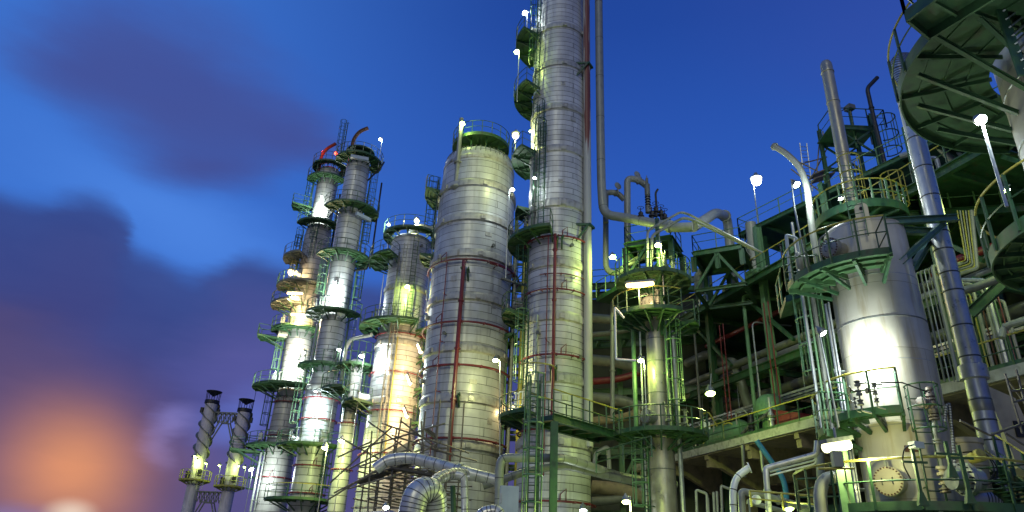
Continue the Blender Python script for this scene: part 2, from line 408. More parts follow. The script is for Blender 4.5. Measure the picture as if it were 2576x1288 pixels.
        if davit:
            e = add(p, mul(d, L-.05)); q = add(e, mul(t, -r*1.12))
            MB().tube(fillet([add(q, (0, 0, -r*.9)), add(q, (0, 0, r*1.35)), add(e, (0, 0, r*1.55)), add(e, (0, 0, r*1.0))], .3), .035, 6).build('davit_arm', M['grey'], o, s.o)
            h = MB()
            for k in (-.35, .35):
                c = add(e, mul(t, r*k)); h.tube([add(c, (0, 0, -.08)), add(add(c, mul(d, .1)), (0, 0, -.08)), add(add(c, mul(d, .1)), (0, 0, .08)), add(c, (0, 0, .08))], .014, 4)
            h.build('handle', M['black'], o, s.o)
        return o
def ladder_mesh(c0, rad, tan, z0, z1, w=.42, rr=.024):
    m = MB()
    for k in (-1, 1):
        p = (c0[0]+tan[0]*k*w/2, c0[1]+tan[1]*k*w/2); m.beam((p[0], p[1], z0), (p[0], p[1], z1), rr*1.5, rr*3, rad)
    z = z0+.2
    while z < z1:
        m.bar((c0[0]+tan[0]*w/2, c0[1]+tan[1]*w/2, z), (c0[0]-tan[0]*w/2, c0[1]-tan[1]*w/2, z), rr*.75, 4); z += .3
    z = z0+.6
    while z < z1:
        for k in (-1, 1): m.bar((c0[0]+tan[0]*k*w/2, c0[1]+tan[1]*k*w/2, z), (c0[0]+tan[0]*k*w/2-rad[0]*.24, c0[1]+tan[1]*k*w/2-rad[1]*.24, z), rr*.8)
        z += 2.4
    return m
def cage_mesh(c0, rad, tan, z0, z1, cr=.4, rr=.024):
    m = MB(); cc = (c0[0]+rad[0]*cr*.85, c0[1]+rad[1]*cr*.85); a = math.atan2(rad[1], rad[0])
    k = max(2, int((z1-z0)/1.15)+1)
    for i in range(k+1): m.arc(cc, cr, z0+(z1-z0)*i/k, a-2.35, a+2.35, rr*1.15, 4, 10)
    for q in (-2.2, -1.3, -.45, .45, 1.3, 2.2): m.bar((cc[0]+cr*math.cos(a+q), cc[1]+cr*math.sin(a+q), z0), (cc[0]+cr*math.cos(a+q), cc[1]+cr*math.sin(a+q), z1), rr*.8)
    return m
def free_ladder(p, face, z0, z1, label, parent=None, origin=None, cage=True, mat='green', cmat=None, cr=.4, rr=.028, cz=2.2):
    """ladder standing at plan point p, its cage towards bearing 'face' (degrees from +X)"""
    a = math.radians(face); rad = (math.cos(a), math.sin(a), 0); tan = (-rad[1], rad[0], 0)
    root = parent or thing('caged_ladder', (p[0], p[1], z0), label, 'ladder'); o = origin or (p[0], p[1], z0)
    l = ladder_mesh(p, rad, tan, z0, z1, .45, rr).build('ladder' if parent else 'rung_ladder', M[mat], root, o)
    if cage: cage_mesh(p, rad, tan, z0+cz, z1, cr, rr).build('cage', M[cmat or mat], l, o)
    return root
# ------------------------------------------------------------------ lamps
GL = 'lamps mounted about the plant'
def lamp(u, v, Y, col, W, label, kind='flood', pole=None, r=.16, aim=None, poleM='galv', light=True, lr=.12, off=None, group=GL, bracket=None, prad=.035):
    """kind flood: tilted bowl; bulkhead: ribbed globe with cap; tube: long fluorescent. pole: list of (u,v,Y) or a length in metres straight down"""
    p = at(u, v, Y) if Y else u
    if kind != 'tube' and r > .15: r *= .85
    root = thing('plant_lamp', p, label, 'lamp', group)
    aim = nrm(aim or (0, -.35, -1))
    if kind == 'tube':
        d = nrm(aim); up = (0, 0, 1); L = r
        MB().tube([add(p, mul(d, -L)), add(p, mul(d, -L*.9)), add(p, mul(d, L*.9)), add(p, mul(d, L))], [.05, .13, .13, .05], 10).build('lens', M['lens_'+col], root, p)
        MB().beam(add(p, add(mul(d, -L*1.02), (0, 0, .15))), add(p, add(mul(d, L*1.02), (0, 0, .15))), .3, .1).build('housing', M['hood'], root, p)
    elif kind == 'bulkhead':
        MB().ball(p, r, 14).build('lens', M['lens_'+col], root, p)
        MB().lathe((p[0], p[1]), [(r*.3, p[2]+r*1.9), (r*.5, p[2]+r*1.4), (r*1.25, p[2]+r*.75), (r*1.25, p[2]+r*.6)], 14).build('housing', M['hood'], root, p)
    else:
        MB().lathe_axis(p, aim, [(r*.85, -.02), (r*.95, .0), (r*.6, r*.35), (.01, r*.5)], 16).build('lens', M['lens_'+col], root, p)
        MB().lathe_axis(p, mul(aim, -1), [(r*1.05, -.01), (r*1.08, .05), (r*.8, r*1.1), (r*.35, r*1.7), (r*.2, r*2.1)], 16).build('housing', M['hood'], root, p)
    if pole:
        if isinstance(pole, (int, float)): P = [add(p, (0, 0, r*1.1)), add(p, (.18, 0, r*1.2)), add(p, (.18, 0, -pole))] if kind != 'top' else [p, add(p, (0, 0, -pole))]
        else: P = [add(p, (0, 0, r*1.1))]+[at(*q) for q in pole]
        MB().tube(P, prad, 6).build('pole', M[poleM], root, p)
    if bracket:
        q = at(*bracket) if len(bracket) == 3 and bracket[0] > 60 else bracket
        MB().tube([add(p, (0, 0, .15)), q], .03, 5).build('bracket', M['hood'], root, p)
    if light and W:
        L = bpy.data.lights.new('lamp_light', 'POINT'); L.energy = W; L.color = LC[col]; L.shadow_soft_size = lr
        o = bpy.data.objects.new('lamp_light', L); C.objects.link(o); o.parent = root
        o.location = off if off else mul(aim, r*.7+lr+.02) if kind == 'flood' else (0, -.0, -(r if kind != 'tube' else .13)-lr-.03)
    return root
def pipe(name, pts, r, mat, label, cat='pipe', R=None, n=14, rings=None, flanges=(), group=None, world=False, seams=None, fan=7):
    P = [p if world else at(*p) for p in pts]; Q = fillet(P, R if R else r*3, fan) if len(P) > 2 else P
    o = P[0]
    if rings or flanges or seams:
        root = thing(name, o, label, cat, group); m = MB().tube(Q, r, n); nf = len(m.f)
        tot = sum(ln(sub(b, a)) for a, b in zip(P, P[1:]))
        def along(f):
            L = [ln(sub(b, a)) for a, b in zip(Q, Q[1:])]; k = f*sum(L)
            for (a, b), l in zip(zip(Q, Q[1:]), L):
                if k <= l: return lerp(a, b, k/l), nrm(sub(b, a))
                k -= l
            return Q[-1], nrm(sub(Q[-1], Q[-2]))
        if seams:
            for i in range(1, seams):
                p, d = along(i/seams); m.lathe_axis(sub(p, mul(d, .03)), d, [(r*1.001, .012), (r*1.012+.004, .02), (r*1.012+.004, .042), (r*1.001, .05)], n+6)
        m.build('pipe_run', M[mat], root, o, mat2=M['seam'], k2=nf)
        for f in flanges:
            p, d = along(f); MB().lathe_axis(sub(p, mul(d, r*.3)), d, [(r*1.02, 0), (r*1.3, .0), (r*1.3, r*.27), (r*1.05, r*.27), (r*1.05, r*.33), (r*1.3, r*.33), (r*1.3, r*.6), (r*1.02, r*.6)], n+6).build('flange', M[mat if mat != 'alu' else 'galv'], root, o)
        return root
    ob = MB().tube(Q, r, n).build(name, M[mat], None, o); return tag(ob, label, cat, group)
def railing(m, pts, h=1.1, sp=1.4, r=.028, top=None):
    """straight rail along world points; rails into m, handrail into top when given"""
    for a, b in zip(pts, pts[1:]):
        L = ln(sub(b, a)); n = max(1, int(L/sp+.5))
        for i in range(n+1): p = lerp(a, b, i/n); m.beam(p, add(p, (0, 0, h)), r*1.9, r*1.9)
        m.bar(add(a, (0, 0, h*.52)), add(b, (0, 0, h*.52)), r*.85)
        (top or m).bar(add(a, (0, 0, h)), add(b, (0, 0, h)), r*1.1, 5)
def pxw(p, w):
    """metres that span w survey pixels at world point p"""
    q = (p[0], p[1], p[2]-CZ); return w*dot(q, CF)/F
# ================================================================== THE TALL COLUMN AND ITS NEIGHBOURS
TG = 'clad process towers'
c6 = Tower('distillation_column', 1401, 637, 42, [(-200, 104), (-20, 112), (132, 125), (250, 134), (330, 139), (480, 142), (500, 146), (637, 148), (943, 156), (1060, 160), (1100, 168), (1111, 176), (1130, 184), (1210, 187), (1330, 192)],
    'tallest column, pale banded cladding, leaving the top of the picture', 'distillation column', M['clad'], TG)
for v in (-80, 63, 158, 267, 373, 510, 660, 795, 951, 1111): c6.band(v, .34 if v < 500 else .42, .09 if v < 1000 else .12)
for v, w in ((596, 1), (729, 1), (893, 1), (1080, 0), (1261, 1)): c6.spray(v, -120, 95, .06, .22, (14,) if w else ())
c6.spray(690, -30, 90, .03, .2, ())
c6.riser(-3, 596, 1085, .1); c6.riser(-13, 600, 1200, .035, name='thin_riser')
c6.riser(-48, 380, 560, .12, 'greyd', 'cable_tray', .05); c6.riser(-34, 790, 1010, .09, 'galv', 'conduit', .05)
c6.plat(115, 3.4, -134, -52, label='deck behind the white lamps, highest on the column'); c6.plat(252, 3.35, -140, -44); c6.plat(408, 3.3, -132, -48)
c6.plat(540, 2.9, -100, -66, h=0, label='small boxy landing without a rail')
c6.plat(620, 3.3, -134, -8); c6.plat(800, 3.45, -122, -62); c6.plat(1058, 3.3, -128, -30, top='yellow')
c6.ladder(-52, -60, 115); c6.ladder(-48, 60, 252); c6.ladder(-34, 300, 408, hoops='green'); c6.ladder(-30, 350, 620); c6.ladder(-64, 640, 800); c6.ladder(-58, 800, 1058, hoops='greenl')
for al, v in ((4, 608), (-3, 935)):        # green riser clamps
    z = c6.zf(v); m = MB()
    for k in (-5, 5): m.beam(c6.pt(al+k, c6.r(z), z-.5), c6.pt(al+k*.6, c6.r(z)+.45, z+.15), .1, .28); m.beam(c6.pt(al+k, c6.r(z), z+.2), c6.pt(al+k, c6.r(z)+.5, z+.2), .1, .12)
    m.build('riser_clamp', M['green'], c6.root, c6.o)
# valve box on the left deck of c6, manholes on the far side
c6.manhole(-84, 80, .33, 16, 'nozzle', 'grey'); c6.manhole(-78, 590, .3, 14, 'nozzle', 'white', davit=False); c6.manhole(-92, 770, .42, 16, 'manhole', 'grey', .8)
# risers on the right flank
def col_pipe(c, al, R, v0, v1, r, mat, name, label, brk=()):
    z0, z1 = sorted((c.z(v0), c.z(v1))); p0, p1 = c.pt(al, R, z0), c.pt(al, R, z1)
    root = thing(name, (p0[0], p0[1], 0), label, 'pipe'); o = (p0[0], p0[1], 0)
    MB().tube([p0, p1], r, 20).build('pipe_run', M[mat], root, o)
    for v in brk:
        z = c.z(v); m = MB(); q = c.pt(al, R, z)
        for k in (-1, 1):
            e = c.pt(al-14+k*9, c.r(z)-.05, z); f = c.pt(al+k*7, R+r*.9, z+.05)
            m.beam(e, f, .12, .16); m.beam(c.pt(al-14+k*9, c.r(z)-.05, z-1.2), f, .11, .13)
        m.beam(c.pt(al-8, R+r+.06, z+.05), c.pt(al+8, R+r+.06, z+.05), .14, .16)
        m.build('bracket', M['green'], root, o)
    return root
z1 = c6.z(600)
col_pipe(c6, 62, c6.r(z1)+.28, -160, 1130, .27, 'riser', 'overhead_line', 'straight grey riser hugging the tallest column, with a long rust stain up high', (192, 590))
c5 = Tower('distillation_column', 1175, 856, 48, [(425, 173), (432, 174), (524, 190), (710, 202), (856, 206), (1002, 207), (1119, 214), (1300, 222)],
    'broad pale column with red spray rings and a rounded ribbed top under a round green deck', 'distillation column', M['clad5'], TG, dome=1.15, n=72)
for v in (460, 546, 637, 745, 875, 1002, 1119): c5.band(v, .42, .15)
z = c5.z(425); m = MB()
for i in range(44):
    a = i*8.18; m.tube([c5.pt(a, c5.r(z)+.0, z-.02), c5.pt(a, c5.r(z)*.95, z+.46), c5.pt(a, c5.r(z)*.85, z+.72)], .035, 4)
m.build('dome_rib', M['greyd'], c5.root, c5.o); c5.band(392, .2, .05)
for v in (656, 812, 920, 1104): c5.spray(v, -130, 130, .075, .28, (-38,))
c5.spray(664, 20, 120, .07, .55, ())
c5.riser(-10, 664, 1190, .14, t=.4); c5.riser(-33, 660, 1160, .035, name='thin_riser')
for al, v in ((-8, 690), (-8, 1003)):
    z = c5.zf(v); m = MB()
    for k in (-4, 4): m.beam(c5.pt(al+k, c5.r(z), z-.5), c5.pt(al+k*.6, c5.r(z)+.6, z+.15), .1, .25); m.beam(c5.pt(al+k, c5.r(z), z+.2), c5.pt(al+k, c5.r(z)+.75, z+.2), .1, .12)
    m.build('riser_clamp', M['green'], c5.root, c5.o)
zt = c5.z(374); rt = c5.rpx(374, 140)
d = MB().sector(c5.c, .5, rt, zt-.03, zt+.03, 0, 2*PI, 48); d.sector(c5.c, rt, rt+.05, zt-.2, zt+.1, 0, 2*PI, 48)
for i in range(10): d.beam(c5.pt(i*36, .5, zt-.12), c5.pt(i*36, rt, zt-.12), .09, .17)
deck = d.build('platform', M['greend'], c5.root, c5.o); deck['label'] = 'round green deck over the dome'
g = MB()
for i in range(18): g.beam(c5.pt(i*20, rt+.04, zt), c5.pt(i*20, rt+.04, zt+1.15), .055, .055)
g.arc(c5.c, rt+.04, zt+1.15, 0, 2*PI, .032); g.arc(c5.c, rt+.04, zt+.6, 0, 2*PI, .026); g.build('railing', M['green'], deck, c5.o)
m = MB()
for i in range(10): m.bar(c5.pt(i*36+12, 1.9, zt-.1), c5.pt(i*36+12, 1.9, zt-1.9), .06)
m.build('deck_leg', M['green'], c5.root, c5.o)
m = MB(); m.lathe(c5.c, [(.35, zt-1), (.35, zt+.7), (.5, zt+.7), (.5, zt+.8), (.1, zt+.9)], 16); m.build('nozzle', M['greyd'], c5.root, c5.o)
p = at(1146, 470, 45.6); q = at(1156, 298, 45.6)
m = MB().tube([(p[0], p[1], p[2]), (p[0], p[1], q[2])], .17, 12); m.lathe((p[0], p[1]), [(.3, p[2]+2.1), (.32, p[2]+2.2), (.18, p[2]+2.25)], 12); m.lathe((p[0], p[1]), [(.05, p[2]-.35), (.42, p[2]-.1), (.42, p[2]), (.15, p[2]+.05)], 12)
m.build('davit_post', M['grey'], c5.root, c5.o)
c5.plat(500, 4.1, -120, -72, label='side deck on the left flank below the dome'); c5.riser(-84, 470, 760, .07, 'galv', 'conduit', .1)
c5.plat(655, 4.0, -112, -80, h=.0); c5.plat(850, 3.6, 60, 110); c5.plat(1060, 3.5, 70, 120)
for v in (800, 960): c5.manhole(-72, v, .2, 10, 'nozzle', 'grey', .3, False)
c5.ladder(-78, 470, 640)
c3 = Tower('distillation_column', 1006, 875, 57, [(612, 97), (618, 101), (770, 107), (785, 109), (800, 112), (855, 116), (870, 121), (982, 128), (1100, 130), (1300, 140)],
    'shorter cream lit column left of the broad one, with red spray rings and tube lamps on its right', 'distillation column', M['clad'], TG, dome=.6)
for v in (720, 860, 1008): c3.band(v, .35, .12)
for v in (838, 935, 1032, 1140): c3.spray(v, -100, 110, .05, .2, (-20,) if v == 935 else ())
c3.plat(600, 2.6, -180, 180, label='top deck with a white lit guardrail', rmat='greenl', top='greenl'); c3.plat(668, 3.5, -120, -30); c3.plat(655, 3.4, 40, 110)
c3.plat(832, 3.6, -120, 20); c3.plat(842, 3.2, 35, 100)
for v in (905, 985, 1068): c3.plat(v, 3.5, 45, 85, h=1.3)
c3.plat(1026, 4.1, -110, -50, top='yellow', mat='green')
c3.ladder(10, 620, 825, cage=False, rr=.03); c3.ladder(-12, 640, 1150, cage=False, w=.3, mat='grey', rr=.03); c3.riser(-25, 640, 1120, .07, 'greyd', 'conduit', .12); c3.riser(-7, 850, 1150, .05, 'yelgreen', 'conduit', .12)
for v0, v1 in ((850, 905), (915, 985), (995, 1068)): c3.ladder(62, v0, v1, czero=.6)
c3.manhole(-80, 1005, .5, 16, 'manhole', 'white', .9)
p1 = at(1040, 588, 57); p2 = at(1095, 588, 56)
c3o = MB().tube(fillet([c3.pt(0, .3, c3.z(612)), c3.pt(0, .3, c3.z(575)), c3.pt(90, 3.3, c3.z(577)), c3.pt(90, 3.3, c3.z(610))], .7), .42, 14).build('overhead_elbow', M['grey'], c3.root, c3.o)
c2 = Tower('distillation_column', 803, 1041, 62, [(392, 50), (400, 56), (430, 59), (534, 63), (660, 64), (800, 67), (955, 68), (975, 80), (990, 86), (1120, 85), (1135, 78), (1290, 84)],
    'slender column with six round decks and the whiter vent pipe, front one of the leaning looking pair', 'distillation column', M['cladt'], TG, dome=.4)
for v in (975, 1110): c2.band(v, .3, .08)
for v in (1000, 1052): c2.spray(v, -95, 110, .055, .2, (-8,))
for v in (1170, 1240): c2.spray(v, -95, 110, .055, .2, (12,))
c2.plat(410, 2.35, -95, 125, top='green'); c2.plat(535, 2.7, -75, 110); c2.plat(652, 2.6, -80, 125); c2.plat(797, 2.65, -110, 60, rr=.032); c2.plat(928, 2.5, -90, 90); c2.plat(1128, 3.1, -105, 40, top='green'); c2.plat(1262, 3.3, -85, 70, top='yellow')
c2.ladder(-118, 300, 410, R=1.9); c2.ladder(80, 545, 652, rr=.034); c2.ladder(100, 420, 535); c2.ladder(82, 665, 797, rr=.034); c2.ladder(72, 800, 928, hoops='green'); c2.ladder(-72, 660, 797, hoops='greenl'); c2.ladder(-88, 930, 1128, hoops='greenl', rr=.032); c2.ladder(42, 1140, 1290, rr=.03)
c2.riser(98, 430, 650, .09, 'black', 'downpipe', 1.35, False); c2.riser(-84, 810, 925, .1, 'galv', 'downpipe', .12)
c2.manhole(20, 790, .42, 16, 'manhole', 'white', .5); c2.manhole(-85, 1110, .5, 16, 'manhole', 'white', .8); c2.manhole(-14, 718, .16, 8, 'nozzle', 'grey', .3, False)
z = c2.z(404); m = MB().sector(c2.c, .2, 1.5, z+.9, z+1., 0, 2*PI, 32)
m.build('weather_hood', M['green'], c2.root, c2.o)
zt = c2.z(392)
A = at(885, 375, 62); m = MB().tube(fillet([A, at(889, 350, 61.8), at(905, 330, 61.6), at(926, 322, 61.4)], 1.6), .2, 10).build('vent_pipe', M['rust'], c2.root, c2.o); m['label'] = 'bent vent pipe over the highest deck'
for v, al in ((424, 5), (560, 40), (545, 45)):
    z = c2.z(v); MB().beam(c2.pt(al-28, 2.3, z), c2.pt(al+18, 2.3, z), .3, .35).build('cable_duct', M['panel'], c2.root, c2.o) if v != 545 else None
for k, (a, b) in enumerate((((965, 500), (960, 480)), ((990, 0), (0, 0)))): pass
for v0, v1 in ((405, 475), (655, 705)): MB().tube([c2.pt(75, 2.6, c2.z(v0)), c2.pt(60, 2.6, c2.z(v0)-1.1), c2.pt(72, c2.r(c2.z(v1)), c2.z(v1)+1.)], .09, 6).build('deck_strut', M['black'], c2.root, c2.o)
c1 = Tower('distillation_column', 728, 1002, 70, [(432, 50), (445, 54), (500, 52), (560, 56), (600, 68), (850, 70), (990, 66), (1000, 68), (1290, 84)],
    'slender column behind the leaning looking pair, beacon on top and blazing sodium lit decks down its left', 'distillation column', M['cladw'], TG, dome=.4)
for v in (1010, 1095, 1200): c1.spray(v, -90, 100, .055, .2, (-15,))
c1.band(760, .3, .1); c1.band(1005, .25, .08)
c1.plat(424, 2.0, -180, 180); c1.plat(459, 2.3, -95, 60, top='green'); c1.plat(573, 2.5, -80, 70); c1.plat(528, 3.4, -110, -78); c1.plat(660, 3.2, -115, -30, mat='greyd', rmat='greyd', top='greyd'); c1.plat(730, 3.3, -110, 20, mat='greyd'); c1.plat(778, 3.5, -110, -10, mat='greyd', top='yelgreen')
c1.plat(838, 3.0, -100, 75); c1.plat(856, 4.2, -112, -84); c1.plat(982, 3.7, -112, 40, rmat='greenl', top='greenl'); c1.plat(1128, 3.2, -108, 60); c1.plat(1140, 4.6, -105, -80)
c1.ladder(-95, 459, 573, rr=.03, hoops='green'); c1.ladder(-98, 580, 660); c1.ladder(-84, 605, 730, rr=.034); c1.ladder(-100, 665, 778, hoops='yelgreen'); c1.ladder(-96, 860, 982, hoops='greenl', rr=.034); c1.ladder(-80, 990, 1128, rr=.03); c1.ladder(85, 840, 982, rr=.03); c1.ladder(-92, 1150, 1290, rr=.034)
c1.ladder(-15, 590, 660, cage=True, rr=.03); c1.riser(92, 470, 980, .12, 'black', 'downpipe', .2); c1.riser(-60, 1140, 1290, .12, 'galv', 'downpipe', .3); c1.riser(-45, 1140, 1290, .07, 'galv', 'downpipe', .3)
z0, z1 = c1.z(573), c1.z(520); m = MB()                                # stair between two decks
for i in range(11):
    t = i/10; a = 10+40*t; m.beam(c1.pt(a, 1.75, z0+(z1-z0)*t), c1.pt(a, 2.35, z0+(z1-z0)*t), .25, .05)
for R in (1.75, 2.35): m.tube([c1.pt(10+4*i, R, z0+(z1-z0)*i/10) for i in range(11)], .06, 4)
m.build('stair', M['black'], c1.root, c1.o)
m = MB().tube(fillet([at(803, 430, 69.5), at(807, 395, 69.5), at(820, 375, 69.5), at(845, 361, 69.5)], 2.), .19, 10).build('vent_pipe', M['rust'], c1.root, c1.o); m['label'] = 'bent vent pipe lit red by the beacon'
c1.manhole(-80, 842, .45, 14, 'manhole', 'cream', .9); c1.manhole(-55, 690, .3, 10, 'nozzle', 'white', .6, False); c1.manhole(30, 770, .35, 12, 'manhole', 'white', .6)
for v, al in ((972, -50), (830, -60), (1118, -60)): 
    z = c1.z(v); m = MB().box(c1.pt(al, 2.3, z+.4), .35, .25, .6); m.bar(c1.pt(al, 2.3, z), c1.pt(al, 2.3, z+1.), .05); m.build('junction_box', M['galv'], c1.root, c1.o)
c4 = Tower('small_column', 884, 1010, 58, [(912, 33), (918, 38), (1100, 40), (1290, 46)], 'small slim column with a caged top between the leaning looking pair and the cream lit column', 'distillation column', M['cladt'], TG, dome=.3, n=32)
c4.plat(925, 1.7, -180, 180, h=1.9); c4.plat(988, 2.6, -130, -20, h=1.2); c4.ladder(70, 940, 1120, hoops='greenl', rr=.03); c4.ladder(-40, 940, 1060, rr=.03)
for v in (1063, 1180): c4.spray(v, -90, 90, .05, .15, ())
p = c4.pt(-100, 1.1, c4.z(930)); MB().tube(fillet([c4.pt(-100, 1.1, c4.z(960)), c4.pt(-100, 1.1, c4.z(857)), c3.pt(-80, 2.5, c3.z(853))], 1.1), .17, 10).build('transfer_pipe', M['grey'], c4.root, c4.o)
c7 = Tower('narrow_column', 1655, 960, 36, [(752, 46), (760, 48), (900, 51), (1049, 57), (1103, 58), (1106, 66), (1284, 71), (1330, 72)],
    'narrow plain steel column in front of the green framework, with three round decks', 'distillation column', M['stack'], TG, dome=.3, n=40)
for v in (848, 905, 985, 1178): c7.seam(v)
c7.plat(712, 2.05, -180, 180, label='round solid deck under the elongated lamp', rr=.03); c7.plat(806, 2.25, -115, 38, top='yellow'); c7.plat(822, 2.3, 62, 110); c7.plat(1098, 2.35, -115, 118, rr=.032)
z = c7.z(752); c7.root['category'] = 'distillation column'
m = MB().tube([(c7.X-.15, c7.Y, z), (c7.X-.15, c7.Y, c7.z(712))], .3, 16); m.tube([c7.pt(40, .6, c7.z(850)), c7.pt(40, .6, c7.z(560))], .13, 10); m.build('overhead_line', M['green'], c7.root, c7.o)
c7.ladder(52, 820, 1090, hoops='greenl', rr=.028, czero=1.5); c7.ladder(-58, 1110, 1310, hoops='greenl', rr=.028, czero=.6)
for al, rr, v0, v1 in ((44, .05, 760, 1090), (38, .035, 820, 1090), (75, .12, 830, 1330), (92, .1, 1100, 1320), (-70, .05, 830, 1330)): c7.riser(al, v0, v1, rr, 'galv', 'downpipe', .15, False)
c7.manhole(-22, 766, .36, 20, 'manhole', 'grey', .42); c7.manhole(-42, 1050, .4, 20, 'manhole', 'grey', .5)
m = MB(); q = c7.pt(-110, 1.3, c7.z(820))
m.tube(fillet([q, (q[0], q[1], c7.z(1120))], .3), .12, 10); m.build('downcomer', M['greenl'], c7.root, c7.o)
pipe('panel_frame', [(1570, 800, 34), (1547, 773, 34), (1550, 904, 34), (1600, 907, 34)], .055, 'white', 'open white conduit frame standing out left of the narrow column below its second deck', 'conduit', .08)
# ------------------------------------------------------------------ the big overhead line right of the tall column
pipe('overhead_line', [(1504, -160, 41), (1510, 300, 41), (1513, 470, 41), (1518, 540, 41), (1570, 547, 40), (1640, 561, 38.5), (1700, 573, 37.5), (1744, 571, 37)], .30, 'grey', 'grey overhead line dropping beside the tallest column and bending right in a long dip', 'pipe', 1.2, 20, flanges=(.955,), seams=9)
pipe('transfer_line', [at(*q) for q in [(1744, 571, 37), (1775, 552, 38.5), (1800, 535, 40), (1829, 545, 43)]]+[at(1829, 545, 43)[:2]+(19.6,)], .32, 'grey', 'grey line rising from the dip then turning down into the far green frame', 'pipe', .9, 20, flanges=(.55,), world=True)
pipe('relief_header', [(1524, 480, 43), (1524, 683, 43), (1560, 690, 42), (1592, 655, 41), (1640, 640, 41)], .2, 'grey', 'grey pipe with a J bend at the foot, right of the overhead line', 'pipe', .8, 14)
pipe('relief_bend', [(1524, 560, 42.4), (1522, 484, 42.4), (1552, 484, 42.4), (1570, 502, 42.4)], .2, 'grey', 'low gooseneck relief bend carrying a round paddle plate, left one', 'pipe', .6, 14, flanges=(.8,))
pipe('relief_bend', [(1579, 720, 41.6), (1578, 448, 41.6), (1606, 452, 41.6), (1630, 470, 41.6)], .23, 'grey', 'tall gooseneck relief bend carrying a round paddle plate, right one', 'pipe', .6, 14, flanges=(.92,))
for (u, v, lab) in ((1554, 468, 'round spectacle blind above the low gooseneck'), (1603, 440, 'round spectacle blind above the tall gooseneck')):
    p = at(u, v, 42); m = MB().lathe_axis(p, (.5, -.8, .1), [(.28, 0), (.28, .05)], 20); m.beam(add(p, (0, 0, -.2)), add(p, (.05, 0, -.7)), .12, .05); tag(m.build('spectacle_blind', M['grey'], None, p), lab, 'blind flange')
p = at(1631, 535, 41); q = at(1631, 442, 41); zz = q[2]-p[2]
rv = thing('relief_valve', p, 'tall thin ribbed relief valve at the end of the tall gooseneck', 'valve')
MB().lathe((p[0], p[1]), [(.2, p[2]), (.2, p[2]+.5), (.12, p[2]+.55), (.13, p[2]+zz*.45), (.19, p[2]+zz*.47), (.19, p[2]+zz*.75), (.1, p[2]+zz*.78), (.1, p[2]+zz*.92), (.03, p[2]+zz*.94), (.03, p[2]+zz)], 14).build('body', M['greyd'], rv, p)
m = MB()
for i in range(5): z = p[2]+zz*(.12+.07*i); m.lathe((p[0], p[1]), [(.12, z), (.2, z+.03), (.2, z+.06), (.12, z+.09)], 14, False)
m.build('spring_coil', M['black'], rv, p)
for c, spots in ((c5, ((20, 590, .5, .3), (-25, 700, .4, .4), (35, 770, .35, .35), (12, 960, .5, .3), (40, 1060, .4, .4), (-40, 560, .4, .3))), (c6, ((5, 455, .3, .25), (22, 700, .5, .4), (-12, 860, .35, .35), (30, 300, .4, .3), (8, 210, .3, .25), (18, 1000, .4, .3))), (c3, ((15, 760, .4, .4), (-20, 900, .4, .3), (5, 1000, .3, .3)))):
    for al, v, w_, h_ in spots:
        z = c.zf(v, al); MB().box(c.pt(al, c.r(z)+.012, z), w_, .05, h_, c.tc+math.radians(al)+PI/2).build('inspection_cover', M['band'], c.root, c.o)
    for al, v in ((26, 620), (-30, 840), (44, 900)):
        z = c.zf(v, al); a = c.tc+math.radians(al); MB().lathe_axis(c.pt(al, c.r(z)-.05, z), (math.cos(a), math.sin(a), 0), [(.07, 0), (.07, .25), (.13, .26), (.13, .34), (.03, .35)], 12).build('nozzle', M['greyd'], c.root, c.o)
c2.clutter(535, (60, 85, 100)); c2.clutter(652, (75, 95, 110)); c2.clutter(797, (-70, -50)); c2.clutter(928, (20, 45)); c2.clutter(1128, (-90, -70, 10)); c1.clutter(660, (-100, -70)); c1.clutter(838, (-60, -30)); c1.clutter(982, (-90, -60, -40)); c1.clutter(1128, (-95, -70, 20)); c3.clutter(832, (-80, -60, -20)); c3.clutter(668, (-70,)); c6.clutter(800, (-85, -70)); c6.clutter(620, (-75, -50)); c6.clutter(1058, (-80, -60), mat='white'); c7.clutter(712, (30, 60, 100, 140)); c7.clutter(1098, (70, 90, 20)); c7.clutter(806, (10,))
# cluster of small valves
for i, (u, v) in enumerate(((1612, 540), (1640, 538), (1650, 528), (1663, 536), (1672, 545))):
    p = at(u, v, 39); m = MB().lathe((p[0], p[1]), [(.1, p[2]-.5), (.1, p[2]-.2), (.22, p[2]-.18), (.22, p[2]-.1), (.13, p[2]-.05), (.17, p[2]+.1), (.08, p[2]+.22), (.03, p[2]+.25), (.03, p[2]+.5)], 10); m.tube([(p[0]+.2*math.cos(a*.7), p[1]+.2*math.sin(a*.7), p[2]+.5) for a in range(10)], .02, 4)
    tag(m.build('hand_valve', M['black'], None, p), 'small black hand valve in the row above the dipping overhead line', 'valve', 'hand valves above the overhead line')
pipe('vent_stub', [(1652, 530, 39), (1649, 485, 39), (1655, 476, 39)], .07, 'black', 'short black vent stub among the small valves', 'vent pipe', .2, 8)
